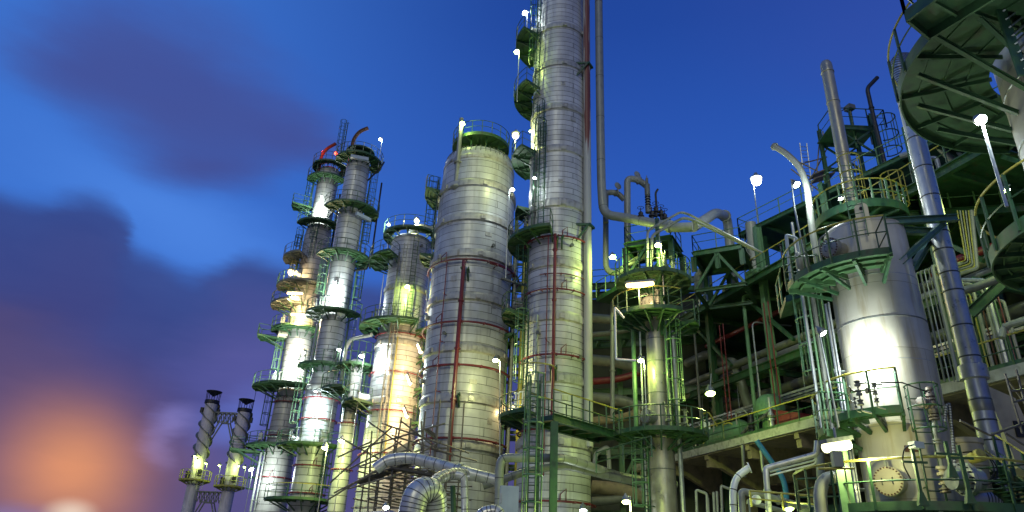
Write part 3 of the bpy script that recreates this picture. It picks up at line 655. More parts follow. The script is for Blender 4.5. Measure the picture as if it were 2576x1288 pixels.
# ================================================================== CHIMNEYS
def chimney(u, v, Y, vt, vb, wpx, vplat, label, antenna=False):
    t = Tower('chimney', u, v, Y, [(vt, wpx), (vb, wpx*1.0), (1330, wpx*1.1)], label, 'chimney', M['chim'], 'twin chimneys', n=32)
    zt = t.z(vt); r = t.r(zt)
    m = MB()
    for k in range(3):                                         # helical strakes
        pts = []; n = 54; zb = t.z(vplat-60)
        b = len(m.v)
        for i in range(n+1):
            a = 2*PI*k/3+i/n*2*PI*1.5; z = zt-.5-(zt-.5-zb)*i/n
            for R in (r-.02, r+.30): m.v.append((t.X+R*math.cos(a), t.Y+R*math.sin(a), z)); m.v.append((t.X+R*math.cos(a), t.Y+R*math.sin(a), z-.10))
        for i in range(n):
            q = b+4*i
            for x, y in ((0, 2), (2, 3), (3, 1)): m.f.append((q+x, q+y, q+4+y, q+4+x))
    m.build('strake', M['greyd'], t.root, t.o)
    m = MB().lathe(t.c, [(r, zt-.5), (r+.12, zt-.45), (r+.12, zt+.0), (r-.1, zt+.0)], 32, False)
    for s in (-90, 90): m.box(t.pt(s, r+.2, zt-1.4), .35, .4, .7)
    m.build('rim', M['black'], t.root, t.o)
    c = MB().lathe(t.c, [(.05, zt+.55), (r*1.25, zt+1.2), (r*1.25, zt+1.26), (.1, zt+1.4)], 32); c.build('rain_cap', M['black'], t.root, t.o)
    m = MB()
    for i in range(8): m.bar(t.pt(i*45+10, r, zt-.3), t.pt(i*45+10, r*1.1, zt+1.15), .045)
    m.build('cap_leg', M['black'], t.root, t.o)
    if antenna: MB().bar(t.pt(90, r+.1, zt-1), t.pt(90, r+.1, zt+3.8), .035).build('lightning_rod', M['black'], t.root, t.o)
    d = t.plat(vplat, 1.85, -180, 180, mat='yelgreen', rmat='yelgreen', top='yelgreen', rr=.035, step=30, h=1.2)
    t.plat(vplat-8, 0.95+r*.0, -179, 180, h=0, brackets=False, mat='yelgreen') if False else None
    for al, dz in ((20, .9), (-60, .6)): MB().box(t.pt(al, r+.3, t.z(vplat)+dz), .4, .4, .9).build('junction_box', M['black'], t.root, t.o)
    return t
ch1 = chimney(504, 1144, 95, 1008, 1290, 33, 1209, 'left one of the twin chimneys with spiral strakes and a cone cap')
ch2 = chimney(591, 1154, 95, 1029, 1290, 33, 1225, 'right one of the twin chimneys with spiral strakes, lightning rod beside its cap', True)
def truss(v1, v2, label):
    z1a, z1b = ch1.z(v1), ch1.z(v2); o = (ch1.X, ch1.Y, z1b); root = thing('chimney_bridge', o, label, 'truss bridge', 'truss bridges between the twin chimneys')
    x0, x1 = ch1.X+ch1.r(z1a), ch2.X-ch2.r(z1a); m = MB(); n = 5
    for y in (-.5, .5):
        Y = ch1.Y+y; m.beam((x0, Y, z1a), (x1, Y, z1a), .14, .14); m.beam((x0+.9, Y, z1b), (x1-.9, Y, z1b), .14, .14)
        for i in range(n):
            a = x0+(x1-x0)*i/n; b = x0+(x1-x0)*(i+1)/n; mid = (a+b)/2
            m.beam((a, Y, z1a), (mid, Y, z1b), .09, .09); m.beam((mid, Y, z1b), (b, Y, z1a), .09, .09)
        m.beam((x0+.9, Y, z1b), (x0, Y, z1b-2.2), .14, .14); m.beam((x1-.9, Y, z1b), (x1, Y, z1b-2.2), .14, .14)
    for i in range(n+1): a = x0+(x1-x0)*i/n; m.beam((a, ch1.Y-.5, z1a), (a, ch1.Y+.5, z1a), .08, .08)
    m.build('truss_frame', M['greyd'], root, o)
truss(1038, 1062, 'upper lattice bridge joining the twin chimneys near their caps'); truss(1236, 1262, 'lower lattice bridge joining the twin chimneys under their decks')
# ================================================================== PROCESS FRAME
O = (11.54, 45.); D = (.3146, -.949); NN = (.949, .3146)
def S(s, t, z): return (O[0]+D[0]*s+NN[0]*t, O[1]+D[1]*s+NN[1]*t, z)
SA = math.atan2(D[1], D[0])
zc = 9.57
fr = thing('process_frame', S(0, 0, 0), 'large green steel and concrete process frame full of pipes behind the narrow column', 'steel structure'); fo = S(0, 0, 0)
s0, s1, tD = -22, 30, 15
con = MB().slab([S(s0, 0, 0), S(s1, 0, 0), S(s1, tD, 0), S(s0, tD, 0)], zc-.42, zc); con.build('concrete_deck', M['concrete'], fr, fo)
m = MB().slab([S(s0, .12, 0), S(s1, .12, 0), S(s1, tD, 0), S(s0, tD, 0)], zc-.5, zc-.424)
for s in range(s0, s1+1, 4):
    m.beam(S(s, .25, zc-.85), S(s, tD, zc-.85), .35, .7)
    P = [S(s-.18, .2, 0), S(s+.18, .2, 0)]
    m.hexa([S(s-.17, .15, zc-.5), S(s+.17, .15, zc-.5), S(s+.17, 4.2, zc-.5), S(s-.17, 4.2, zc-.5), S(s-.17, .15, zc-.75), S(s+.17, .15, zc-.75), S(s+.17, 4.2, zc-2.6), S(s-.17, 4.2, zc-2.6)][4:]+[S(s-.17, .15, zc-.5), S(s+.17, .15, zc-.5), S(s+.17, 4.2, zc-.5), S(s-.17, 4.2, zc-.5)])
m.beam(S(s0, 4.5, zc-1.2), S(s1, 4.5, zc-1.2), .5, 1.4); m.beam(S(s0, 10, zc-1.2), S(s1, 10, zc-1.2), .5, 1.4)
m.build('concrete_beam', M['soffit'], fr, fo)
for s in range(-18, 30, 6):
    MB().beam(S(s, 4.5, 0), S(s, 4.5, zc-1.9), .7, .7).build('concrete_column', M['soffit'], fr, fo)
    for t in (2.6, 11.):
        MB().ibeam(S(s, t, zc), S(s, t, 23.3), .42, .36, .04, NN+(0,)).build('steel_column', M['greenl' if t < 3 and s in (6, ) else 'green'], fr, fo)
# levels
def level(za, t0, s0=s0, s1=s1, t1=tD, h=.45, name='steel_deck', plate=True):
    m = MB()
    m.ibeam(S(s0, t0, za-h/2), S(s1, t0, za-h/2), h, .28, .035); m.ibeam(S(s0, t1, za-h/2), S(s1, t1, za-h/2), h, .28, .035)
    for s in range(int(s0), int(s1)+1, 3): m.ibeam(S(s, t0+.16, za-h/2), S(s, t1-.16, za-h/2), h*.8, .2, .03)
    if plate: m.slab([S(s0, t0-.1, 0), S(s1, t0-.1, 0), S(s1, t1, 0), S(s0, t1, 0)], za, za+.05)
    return m.build(name, M['green'], fr, fo)
level(14.2, 2.3, plate=False, name='steel_beam_grid'); level(19.54, 1.7, s1=22)
m = MB()
for s in range(s0, s1-2, 6): m.beam(S(s+2, 2.6, 19.1), S(s+6, 2.6, 15), .2, .2); m.beam(S(s+2, 11, 19.1), S(s-2, 11, 13), .2, .2)
for t in (5, 8.5, 12): m.ibeam(S(s0, t, 14.6), S(s1, t, 14.6), .4, .2, .03)
m.build('brace', M['green'], fr, fo)
m = MB(); w = 0
for s in range(s0, s1, 2): m.beam(S(s, tD, 0), S(s, tD, 19.4), .15, .2)
m.slab([S(s0, tD+.1, 0), S(s1, tD+.1, 0), S(s1, tD+.2, 0), S(s0, tD+.2, 0)], 0, 19.5)
m.build('shade_backing_wall', M['dark'], fr, fo)  # dark sheet added behind the frame so its depth looks unlit
g = MB(); gt = MB()
railing(g, [S(s0, .05, zc+.02), S(s1, .05, zc+.02)], 1.1, 1.6, .032, gt); g.beam(S(s0, .05, zc+.08), S(s1, .05, zc+.08), .03, .16)
railing(g, [S(s0, 1.7, 19.6), S(22, 1.7, 19.6)], 1.1, 1.8, .032, gt)
g.build('railing', M['green'], fr, fo); gt.build('handrail', M['yellow'], fr, fo)
# upper long deck (climbs above the two lower ones)
zC = 23.8; a = atz(1899, 566, zC); b = atz(2270, 386, zC); dd = nrm(sub(b, a)); nn = (-dd[1], dd[0], 0)
if nn[0] < 0: nn = mul(nn, -1)
A0 = sub(a, mul(dd, 1.4)); B0 = add(b, mul(dd, 5.5)); W_ = 5.
up = thing('upper_walkway', A0, 'long green upper deck running from behind the star bright lamp to the leaning stack', 'steel platform')
m = MB().slab([A0, B0, add(B0, mul(nn, W_)), add(A0, mul(nn, W_))], zC-.05, zC); m.ibeam(add(A0, (0, 0, -.2)), add(B0, (0, 0, -.2)), .3, .2, .03); m.ibeam(add(add(A0, mul(nn, W_)), (0, 0, -.2)), add(add(B0, mul(nn, W_)), (0, 0, -.2)), .3, .2, .03)
L = ln(sub(B0, A0)); k = 0
while k < L: m.beam(add(add(A0, mul(dd, k)), (0, 0, -.18)), add(add(add(A0, mul(dd, k)), mul(nn, W_)), (0, 0, -.18)), .14, .24); k += 1.9
m.build('deck', M['green'], up, A0)
g = MB(); railing(g, [add(add(A0, mul(nn, W_)), (0, 0, 0)), A0, B0], 1.1, 1.7, .03); g.build('railing', M['greenl'], up, A0)
m = MB()
for k in (1., L*.5, L-2): p = add(A0, add(mul(dd, k), mul(nn, 1.2))); m.ibeam((p[0], p[1], 19.5), (p[0], p[1], zC-.35), .3, .3, .03, dd)
m.build('post', M['green'], up, A0)
# two braced green pipe frames left of it
def pframe(u0, v0, u1, v1, Y, dep, label, legs_to):
    p = at(u0, v0, Y); q = at(u1, v1, Y-(u1-u0)*.012); q = (q[0], q[1], p[2])
    d = nrm(sub(q, p)); n = (-d[1], d[0], 0); o = p; root = thing('pipe_support_frame', o, label, 'steel frame', 'braced frames carrying the dipping line')
    L = ln(sub(q, p)); m = MB(); bz = legs_to
    for t in (0, dep):
        P = add(p, mul(n, t)); Q = add(q, mul(n, t))
        m.ibeam(P, Q, .35, .25, .03)
        for e in (P, lerp(P, Q, .5), Q): m.ibeam(add(e, (0, 0, -.18)), (e[0], e[1], bz), .3, .28, .03, d)
        md = lerp(P, Q, .5); m.beam(add(P, (0, 0, -2.4)), add(md, (0, 0, -.2)), .16, .16); m.beam(add(Q, (0, 0, -2.4)), add(md, (0, 0, -.2)), .16, .16)
        m.ibeam(add(P, (0, 0, -2.5)), add(Q, (0, 0, -2.5)), .22, .2, .03)
    for e in (p, q): m.ibeam(e, add(e, mul(n, dep)), .35, .25, .03); m.ibeam(add(e, (0, 0, -2.5)), add(e, add(mul(n, dep), (0, 0, -2.5))), .22, .2, .03)
    m.build('steel_member', M['green'], root, o)
    m = MB().slab([p, q, add(q, mul(n, dep)), add(p, mul(n, dep))], p[2]+.18, p[2]+.23); m.build('deck', M['greend'], root, o)
    g = MB(); z = p[2]+.23; up_ = lambda a: (a[0], a[1], z)
    railing(g, [up_(add(p, mul(n, dep))), up_(p), up_(q), up_(add(q, mul(n, dep)))], 1.1, 1.3, .028); g.build('railing', M['green'], root, o)
    return root
pframe(1572, 618, 1690, 640, 40, 2.6, 'braced green frame under the neck of the overhead line, left one', 19.6)
pframe(1744, 640, 1862, 598, 39.5, 3.2, 'braced green frame where the line turns down, right one', 19.6)
p = S(-12, 3, 0); m = MB(); g = MB()
pl = thing('access_platform', p, 'far green deck with light railing glimpsed left of the gooseneck pipes', 'steel platform')
e0 = at(1500, 748, 44); e1 = atz(1600, 690, e0[2]); m.slab([e0, e1, add(e1, (4, 1.5, 0)), add(e0, (4, 1.5, 0))], e0[2]-.3, e0[2]); m.build('deck', M['green'], pl, p)
railing(g, [e0, e1], 1.1, 1.3, .03); g.build('railing', M['greenl'], pl, p)
# pipes and vessels inside the frame
def spipe(pts, r, mat, label, name='pipe', R=None, **k): return pipe(name, [S(*q) for q in pts], r, mat, label, 'pipe', R, 12, world=True, **k)
spipe([(-2, 3.6, 17.6), (9, 3.6, 17.6), (9.6, 3.6, 19)], .16, 'red', 'red fire water main running under the upper steel deck', flanges=(.5,))
spipe([(-18, 3.2, 12.2), (-6, 3.2, 13.1), (-2, 6.5, 13.1)], .16, 'red', 'red fire water branch low behind the narrow column')
for i, (s, lab) in enumerate(((2.6, 'left pair member'), (3.0, 'second'), (7.1, 'third'), (7.5, 'fourth'))):
    tag(MB().tube([S(s, 1.5, 17.4), S(s, 1.5, 11.2)], .035, 6).build('red_hanger_pipe', M['red'], None, S(s, 1.5, 11.2)), 'thin red vertical pipe hanging under the upper steel deck', 'pipe', 'thin red drop pipes')
for i, (t, z, r, mt, lab) in enumerate(((2.9, 15.1, .22, 'greyd', 'dull grey pipe on the middle beams nearest the open side'), (4.2, 15.1, .3, 'grey', 'thick grey pipe second in on the middle beams'), (6, 15.1, .2, 'greyd', 'thin dull pipe deep on the middle beams'), (3.4, 20.1, .22, 'grey', 'grey pipe lying on the upper steel deck'), (5, 13.4, .3, 'greyd', 'dull pipe slung below the middle beams'))):
    spipe([(-20, t, z), (24 if z > 16 else 28, t, z)], r, mt, lab)
spipe([(-4, 3.2, 16.8), (-1, 3.2, 16.8), (.2, 3.2, 15.6), (1.5, 3.2, 15.6), (2, 3.2, 14.), (2.2, 3.6, 12)], .32, 'greyd', 'S bent dull pipe hanging in the dark bay', R=.9)
spipe([(-13, 2.2, 17), (-6, 2.2, 14.4), (-5, 2.2, 12)], .3, 'greyd', 'dull duct slanting down behind the narrow column', R=1)
hd = thing('heat_exchanger', S(1.2, 2.2, zc), 'rounded green horizontal vessel end on the concrete deck at left', 'vessel'); o = S(1.2, 2.2, zc)
MB().lathe_axis(S(-.6, 2.2, zc+.9), (D[0], D[1], 0), [(.05, -.5), (.5, -.4), (.75, -.1), (.8, .1), (.8, 3.6), (.6, 3.95), (.05, 4.1)], 28).build('body', M['greenl'], hd, o)
m = MB(); [m.box(S(s, 2.2, zc+.2), .3, 1.2, .4, SA) for s in (0, 2.6)]; m.build('saddle', M['green'], hd, o)
pu = thing('pump_skid', S(6.2, 1.6, zc), 'yellow green domed pump housing with piping on the concrete deck', 'pump'); o = S(6.2, 1.6, zc)
MB().lathe(S(6.2, 1.8, 0)[:2], [(.5, zc), (.5, zc+1.2), (.85, zc+1.25), (.85, zc+1.8), (.7, zc+2.2), (.4, zc+2.45), (.05, zc+2.55)], 28).build('body', M['greenl'], pu, o)
MB().tube(fillet([S(4.4, 1., zc+.4), S(5.6, 1., zc+.9), S(6., 1., zc+.9), S(7.4, 1., zc+1.3)], .3), .1, 8).build('suction_pipe', M['greyd'], pu, o)
MB().lathe(S(5.7, .8, 0)[:2], [(.16, zc+.1), (.2, zc+.4), (.14, zc+.5), (.2, zc+.6), (.14, zc+.7), (.2, zc+.8), (.14, zc+1.3), (.06, zc+1.5)], 12).build('damper', M['black'], pu, o)
rb = thing('hose_box', S(8.6, 1.2, zc), 'red hose box on the concrete deck right of the domed pump', 'hose box')
MB().hexa([S(7.5, .8, zc), S(9.6, .8, zc), S(9.6, 2., zc), S(7.5, 2., zc), S(7.5, .8, zc+1.3), S(9.6, .8, zc+.7), S(9.6, 2., zc+.7), S(7.5, 2., zc+1.3)]).build('cabinet', M['red'], rb, S(8.6, 1.2, zc))
fv = thing('standpipe_valve', S(7.7, .6, zc), 'grey ribbed standpipe in front of the red hose box', 'valve'); MB().lathe(S(7.7, .6, 0)[:2], [(.14, zc), (.14, zc+.6), (.2, zc+.62), (.2, zc+.7), (.13, zc+.75), (.2, zc+.9), (.13, zc+1.0), (.07, zc+1.3), (.07, zc+1.9)], 12).build('body', M['galv'], fv, S(7.7, .6, zc))
random.seed(11)
for i in range(5):
    s = -1+i*1.05; h = 1.2+random.random()*1.4; t = .9+random.random()
    m = MB().tube(fillet([S(s, t, zc), S(s, t, zc+h), S(s+.8, t, zc+h), S(s+.8, t+1, zc+h*.4)], .2), .05, 6)
    tag(m.build('small_bore_pipe', M['yelgreen' if i % 2 else 'grey'], None, S(s, t, zc)), 'bent small bore pipe rising from the concrete deck below the hanging lamp', 'pipe', 'small bore pipes on the concrete deck')
wb = MB(); q = S(1.3, .9, zc+1.5); wb.slab([add(q, (-.25, 0, 0)), add(q, (.2, .1, 0)), add(q, (.2, .15, 0)), add(q, (-.25, .05, 0))], zc+1.3, zc+1.75); tag(wb.build('notice_board', M['white'], None, q), 'small blank white board on a post behind the deck railing', 'sign')
# lines in the open upper bays
pipe('elbow_line', [at(1884, 634, 40.6), at(1783, 673, 42.3), at(1756, 689, 43), at(1756, 689, 43)[:2]+(19.6,)], .31, 'grey', 'thick grey line curving down left behind the narrow column top deck', 'pipe', 1., 18, flanges=(.05,), seams=6, world=True)
pipe('standing_line', [at(1888, 562, 41), at(1888, 562, 41)[:2]+(19.6,)], .36, 'grey', 'stout flanged vertical pipe at the left end of the long upper deck', 'pipe', None, 18, flanges=(.62,), world=True)
pipe('gable_conduit', [(1628, 690, 35), (1629, 580, 35), (1712, 533, 35), (1733, 539, 35), (1917, 636, 34)], .07, 'grey', 'upper one of two conduits bent like a gable roof over the narrow column', 'conduit', .3, 8)
pipe('gable_conduit', [(1638, 690, 35.3), (1640, 592, 35.3), (1719, 547, 35.3), (1745, 554, 35.3), (1897, 628, 34.3)], .085, 'grey', 'lower one of two conduits bent like a gable roof over the narrow column', 'conduit', .3, 8)
random.seed(21)
for i in range(16):
    s = -5+i*.95; t = 2.1+random.random()*1.2; z = 19.6; h = .5+random.random()*.9; k = i % 4; q = S(s, t, z)
    if k == 0: m = MB().lathe(q[:2], [(.12, z), (.3, z+.1), (.34, z+.4), (.3, z+h), (.1, z+h+.15)], 14)
    elif k == 1: m = MB().tube(fillet([q, S(s, t, z+h), S(s+.9, t, z+h), S(s+.9, t, z)], .2), .07, 8)
    elif k == 2: m = MB().lathe(q[:2], [(.05, z), (.05, z+.3), (.14, z+.32), (.14, z+.4), (.06, z+.45), (.06, z+h), (.18, z+h), (.18, z+h+.04), (.02, z+h+.06)], 10)
    else: m = MB().box(S(s, t, z+.35), .7, .4, .6, SA); m.lathe_axis(S(s+.35, t, z+.4), (D[0], D[1], 0), [(.22, 0), (.22, .5), (.08, .55), (.08, .7)], 12)
    tag(m.build(('small_drum', 'loop_pipe', 'hand_valve', 'small_pump')[k], M[('grey', 'galv', 'black', 'greenl')[k]], None, q), ('small upright drum', 'small pipe loop', 'slim hand valve', 'small motor pump')[k]+' on the upper steel deck behind its railing', ('drum', 'pipe', 'valve', 'pump')[k], ('small drums', 'small pipe loops', 'slim hand valves', 'small motor pumps')[k]+' on the upper steel deck')
for i, (s, t, z0_, z1_, r_, mt) in enumerate(((-1, 2., 9.6, 19, .08, 'greyd'), (4.4, 2.2, 9.6, 19, .12, 'greenl'), (5.0, 2.2, 9.6, 17, .05, 'galv'), (10.5, 2.1, 9.6, 19, .1, 'greyd'), (11.2, 2.0, 9.6, 19, .06, 'greenl'), (-8, 2.0, 9.6, 19, .12, 'greyd'), (13, 2.2, 9.6, 19, .14, 'grey'), (-14, 2., 9.6, 19, .15, 'greyd'))):
    tag(MB().tube(fillet([S(s, t, z0_), S(s, t, z1_), S(s, t+3, z1_+.2)], .4), r_, 10).build('bay_riser', M[mt], None, S(s, t, z0_)), 'upright pipe rising from the concrete deck into the dark bay', 'pipe', 'upright pipes in the dark bay')
m = MB()
for k in range(3): m.beam(S(-20, 2.4+k*.5, 12.0), S(24, 2.4+k*.5, 12.0), .04, .12)
for s in range(-20, 25, 2): m.beam(S(s, 2.3, 11.95), S(s, 3.5, 11.95), .05, .05); m.bar(S(s, 2.9, 12), S(s, 2.9, 14), .02)
tag(m.build('cable_ladder', M['galv'], None, S(0, 2.4, 12)), 'long hung cable ladder running along the dark bay above the concrete deck', 'cable tray')
# below the concrete deck
pipe('blue_downpipe', [(1903, 1108, 33), (1972, 1205, 33), (1979, 1250, 33), (1980, 1300, 33)], .12, 'blue', 'bright blue pipe slanting down from the concrete deck', 'pipe', .5, 12)
pipe('grey_downpipe', [(2062, 1140, 31), (2070, 1290, 31)], .18, 'grey', 'pale vertical pipe right of the blue one under the concrete deck', 'pipe', None, 12, flanges=(.5,))
pipe('drain_pipe', [(1868, 1120, 36), (1873, 1200, 36)], .09, 'greyd', 'thin vertical drain pipe left of the blue pipe', 'pipe')
pipe('drain_pipe', [(1915, 1130, 36), (1920, 1190, 35), (1980, 1175, 34)], .09, 'greyd', 'thin drain pipe with a corner right behind the blue pipe', 'pipe', .2)
vent = pipe('curved_vent', [(1846, 1310, 27), (1843, 1235, 27), (1852, 1200, 27), (1884, 1177, 27)], .13, 'white', 'pale bent vent pipe ending in a flat blank plate at lower middle', 'vent pipe', .9, 14, seams=4)
p = at(1884, 1177, 27); MB().lathe_axis(p, (.9, -.35, .3), [(.2, 0), (.2, .05)], 20).build('blank_plate', M['white'], vent, at(1846, 1310, 27))
pipe('framed_conduit', [(1936, 1310, 24), (1926, 1178, 24), (2054, 1143, 23.4), (2056, 1110, 23.4)], .1, 'alu', 'shiny square cornered pipe framing the bottom bays, left of the vessel', 'pipe', .1, 12, flanges=(.25,))
for dz, lab in ((0, 'upper'), (9, 'lower')): pipe('tracer_pipe', [(1937, 1187+dz, 24.2), (2052, 1157+dz, 23.6), (2053, 1140+dz, 23.6)], .03, 'white', lab+' thin tracer line under the shiny square cornered pipe', 'pipe', .1, 6)
pipe('header_pipe', [(1868, 1300, 26), (1864, 1236, 26), (1920, 1246, 26), (2000, 1270, 26), (2060, 1285, 26)], .13, 'grey', 'grey header rising and then sloping right behind the bent vent', 'pipe', .15, 12, flanges=(.6,))
pipe('header_pipe', [(1880, 1262, 27), (1960, 1283, 27), (2010, 1300, 27)], .09, 'grey', 'lower grey header sloping right under the first', 'pipe', .15, 10)
for i, u in enumerate((1754, 1783, 1798, 1806, 1817, 1842)):
    h = (1232, 1252, 1238, 1236, 1222, 1238)[i]; P = [(u, 1300, 33), (u-3, h, 33)]
    if i in (0, 4): P.append((u+24, h+10, 33)); P.append((u+26, 1300, 33))
    pipe('upright_pipe', P, .06, 'grey', 'slim grey upright pipe under the concrete deck, standing in a dim row', 'pipe', .1, 8, group='slim upright pipes under the deck')
gv = at(1901, 1257, 25); gg = thing('pressure_gauge', gv, 'round dial transmitter beside the bent vent', 'gauge'); MB().lathe_axis(gv, (0, -1, -.1), [(.16, 0), (.16, .12), (.12, .13)], 16).build('dial', M['white'], gg, gv); MB().tube([add(gv, (0, .1, 0)), add(gv, (-.2, .1, 0)), add(gv, (-.2, .1, -.8))], .04, 6).build('stem', M['grey'], gg, gv)
g = MB(); railing(g, [at(1890, 1275, 24), at(2060, 1292, 22)], .5, 1.2, .03); tag(g.build('guardrail', M['yellow'], None, at(1890, 1275, 24)), 'bright yellow low rail at the bottom edge near the lamp', 'railing')
# mid left deck under walkway, pipes from c6 going right
pipe('insulated_header', [(1255, 1310, 33), (1256, 1180, 33), (1262, 1152, 33), (1415, 1152, 33), (1470, 1168, 34.5), (1560, 1198, 37.5), (1700, 1220, 39)], .2, 'grey', 'insulated pipe rising, crossing the foot of the tallest column and falling away right', 'pipe', .4, 16, seams=16)
pipe('insulated_header', [(1215, 1222, 35), (1331, 1184, 35), (1420, 1170, 35), (1520, 1196, 36), (1620, 1216, 37)], .19, 'greyd', 'duller insulated pipe just behind and below its twin at the tallest column foot', 'pipe', .5, 14, seams=12)
pipe('small_header', [(1496, 1168, 36), (1498, 1140, 36), (1530, 1122, 36), (1533, 1180, 36)], .11, 'grey', 'grey hairpin pipe below the green walkway', 'pipe', .25, 10)
g = MB(); railing(g, [at(1500, 1190, 33), at(1640, 1150, 31)], .9, 1.3, .03); tag(g.build('guardrail', M['green'], None, at(1500, 1190, 33)), 'green rail rising right below the green walkway', 'railing')
bp = at(1280, 1262, 30.); m = MB().box(bp, .75, .4, 1.2, .1); bx = thing('switch_cabinet', bp, 'blue grey switch cabinet at the bottom left of the tallest column', 'cabinet'); m.build('cabinet_body', M['panel'], bx, bp); MB().box(add(bp, (-.33, -.23, .1)), .1, .06, .4).build('handle', M['galv'], bx, bp)
# big ducts
pipe('insulated_duct', [(945, 1180, 36), (972, 1158, 36), (1030, 1150, 36), (1110, 1170, 35.5), (1160, 1186, 35), (1215, 1200, 35), (1255, 1210, 35)], .29, 'alu', 'long shiny insulated duct crossing in front of the broad column foot', 'duct', 1., 18, seams=12, flanges=(.7,))
pipe('insulated_duct', [(1028, 1400, 29), (1034, 1290, 29), (1050, 1235, 29), (1090, 1232, 29.5), (1095, 1330, 30)], .52, 'alu', 'huge ribbed elbow duct at the bottom, left of the drop pipe', 'duct', 1.0, 26, seams=26, fan=12)
pipe('flexible_duct', [(1088, 1250, 31), (1092, 1208, 32), (1135, 1190, 33), (1170, 1195, 34)], .27, 'alu', 'ribbed elbow linking the huge duct with the long one', 'duct', .7, 18, seams=14, fan=10)
pipe('drop_pipe', [(1140, 1194, 33), (1168, 1196, 33), (1171, 1310, 33)], .17, 'alu', 'shiny drop pipe under the long insulated duct', 'pipe', .3, 14, seams=5)
pipe('insulated_duct', [(1205, 1320, 27), (1212, 1292, 27), (1250, 1284, 27), (1262, 1310, 27)], .24, 'alu', 'top of a ribbed duct just showing at the bottom, left of the cabinet', 'duct', .4, 18, seams=9)
pipe('duct_support', [(1142, 1310, 33.6), (1139, 1222, 33.6)], .12, 'green', 'green post with a forked head under the long duct', 'post')
bd = at(925, 1312, 33); bt = thing('blue_tank', bd, 'dark blue covered vessel at the bottom below the scaffolding', 'tank'); MB().lathe_axis(sub(bd, (1.7, 0, .5)), (1, .1, .12), [(.1, 0), (.5, .1), (.7, .5), (.72, 2.8), (.5, 3.3), (.1, 3.5)], 24).build('body', weathered('blue_tarpaulin', (.01, .035, .16, 1), .45, 0, .4, 1.5), bt, bd)
# dark bay far behind, closing the view left of the narrow column
wa_, wb_ = at(1436, 745, 53), at(1762, 745, 50); zt_ = wa_[2]; rb_ = thing('rear_equipment_bay', (wa_[0], wa_[1], 0), 'dim far equipment bay with stacked beams and ducts between the tallest and the narrow column', 'steel structure'); ro = (wa_[0], wa_[1], 0)
MB().slab([(wa_[0], wa_[1], 0), (wb_[0], wb_[1], 0), (wb_[0]+.3, wb_[1]+1, 0), (wa_[0]+.3, wa_[1]+1, 0)], 0, zt_-.4).build('shade_backing_panel', M['dark'], rb_, ro)  # dark sheet added to hide the sky, its colour acting as shade
m = MB()
for k in range(5):
    z = 6+k*(zt_-6.3)/4; m.ibeam((wa_[0], wa_[1]-2.5, z), (wb_[0], wb_[1]-2.5, z), .5, .25, .04); m.ibeam((wa_[0], wa_[1]-.6, z), (wb_[0], wb_[1]-.6, z), .5, .25, .04)
    for i in range(6): e = lerp(wa_, wb_, i/5); m.beam((e[0], e[1]-2.5, z), (e[0], e[1]-.6, z), .2, .3)
for i in range(4): e = lerp(wa_, wb_, i/3); m.ibeam((e[0], e[1]-2.5, 0), (e[0], e[1]-2.5, zt_), .4, .35, .04); m.beam((e[0], e[1]-2.5, 8), (e[0]+2.5, e[1]-2.5, 13), .2, .2)
m.build('steel_member', M['green'], rb_, ro)
g = MB(); railing(g, [(wa_[0], wa_[1]-2.5, zt_), (wb_[0], wb_[1]-2.5, zt_)], 1.1, 1.4, .032); g.build('railing', M['greenl'], rb_, ro)
for i, (v, r_, mt) in enumerate(((800, .35, 'greyd'), (842, .2, 'greyd'), (905, .4, 'greyd'), (960, .25, 'red'), (1000, .4, 'greyd'), (1060, .3, 'soffit'), (1225, .45, 'soffit'), (1262, .3, 'greyd'))):
    pipe('bay_duct', [(1490, v, 49), (1560, v+6*(-1)**i, 48.5), (1640, v+34*(-1)**i, 48)], r_, mt, 'dull duct lying in the dim far bay beside the tallest column', 'duct', .9, 12, group='ducts in the dim far bay')
pipe('standing_pipe', [(1541, 740, 44), (1541, 1060, 44)], .14, 'grey', 'slender standing pipe just right of the rust streaked riser', 'pipe', None, 12, flanges=(.3, .62))
# narrow gap between the broad and the tallest column
tb = thing('ladder_tower', at(1300, 1288, 50)[:2]+(0,), 'green steel ladder tower filling the gap between the broad and the tallest column', 'steel frame'); to = at(1300, 1288, 50)[:2]+(0,)
zt_ = zrow(to[0], 50, 560); m = MB()
for x in (-.9, .9):
    for y in (-.8, .8): m.ibeam((to[0]+x, 50+y, 0), (to[0]+x, 50+y, zt_), .25, .22, .03)
for k in range(12):
    z = 2+k*(zt_-2)/11.5; m.beam((to[0]-.9, 49.2, z), (to[0]+.9, 49.2, z), .12, .2); m.beam((to[0]-.9, 50.8, z), (to[0]+.9, 50.8, z), .12, .2); m.beam((to[0]-.9, 49.2, z), (to[0]+.9, 49.2, z+(zt_-2)/11.5), .08, .08)
m.build('steel_member', M['green'], tb, to)
for k in range(4): z = 5+k*(zt_-5)/4; MB().slab([(to[0]-1., 49.1, 0), (to[0]+1., 49.1, 0), (to[0]+1., 50.9, 0), (to[0]-1., 50.9, 0)], z, z+.08).build('landing', M['greend'], tb, to)
for i, (u, v0, v1, r_, mt, lab) in enumerate(((1312, 545, 1290, .2, 'yelgreen', 'yellowish standing pipe in the gap left of the tallest column'), (1287, 640, 1290, .12, 'grey', 'thin grey standing pipe in the gap left of the tallest column'), (1322, 700, 1290, .1, 'greyd', 'dark slim pipe in the gap left of the tallest column'), (1274, 640, 1290, .08, 'greenl', 'pale green slim pipe at the right flank of the broad column'))):
    a = at(u, 900, 47.5); tag(MB().tube([(a[0], a[1], 0), (a[0], a[1], zrow(a[0], a[1], v0))], r_, 12).build('standing_pipe', M[mt], None, (a[0], a[1], 0)), lab, 'pipe')
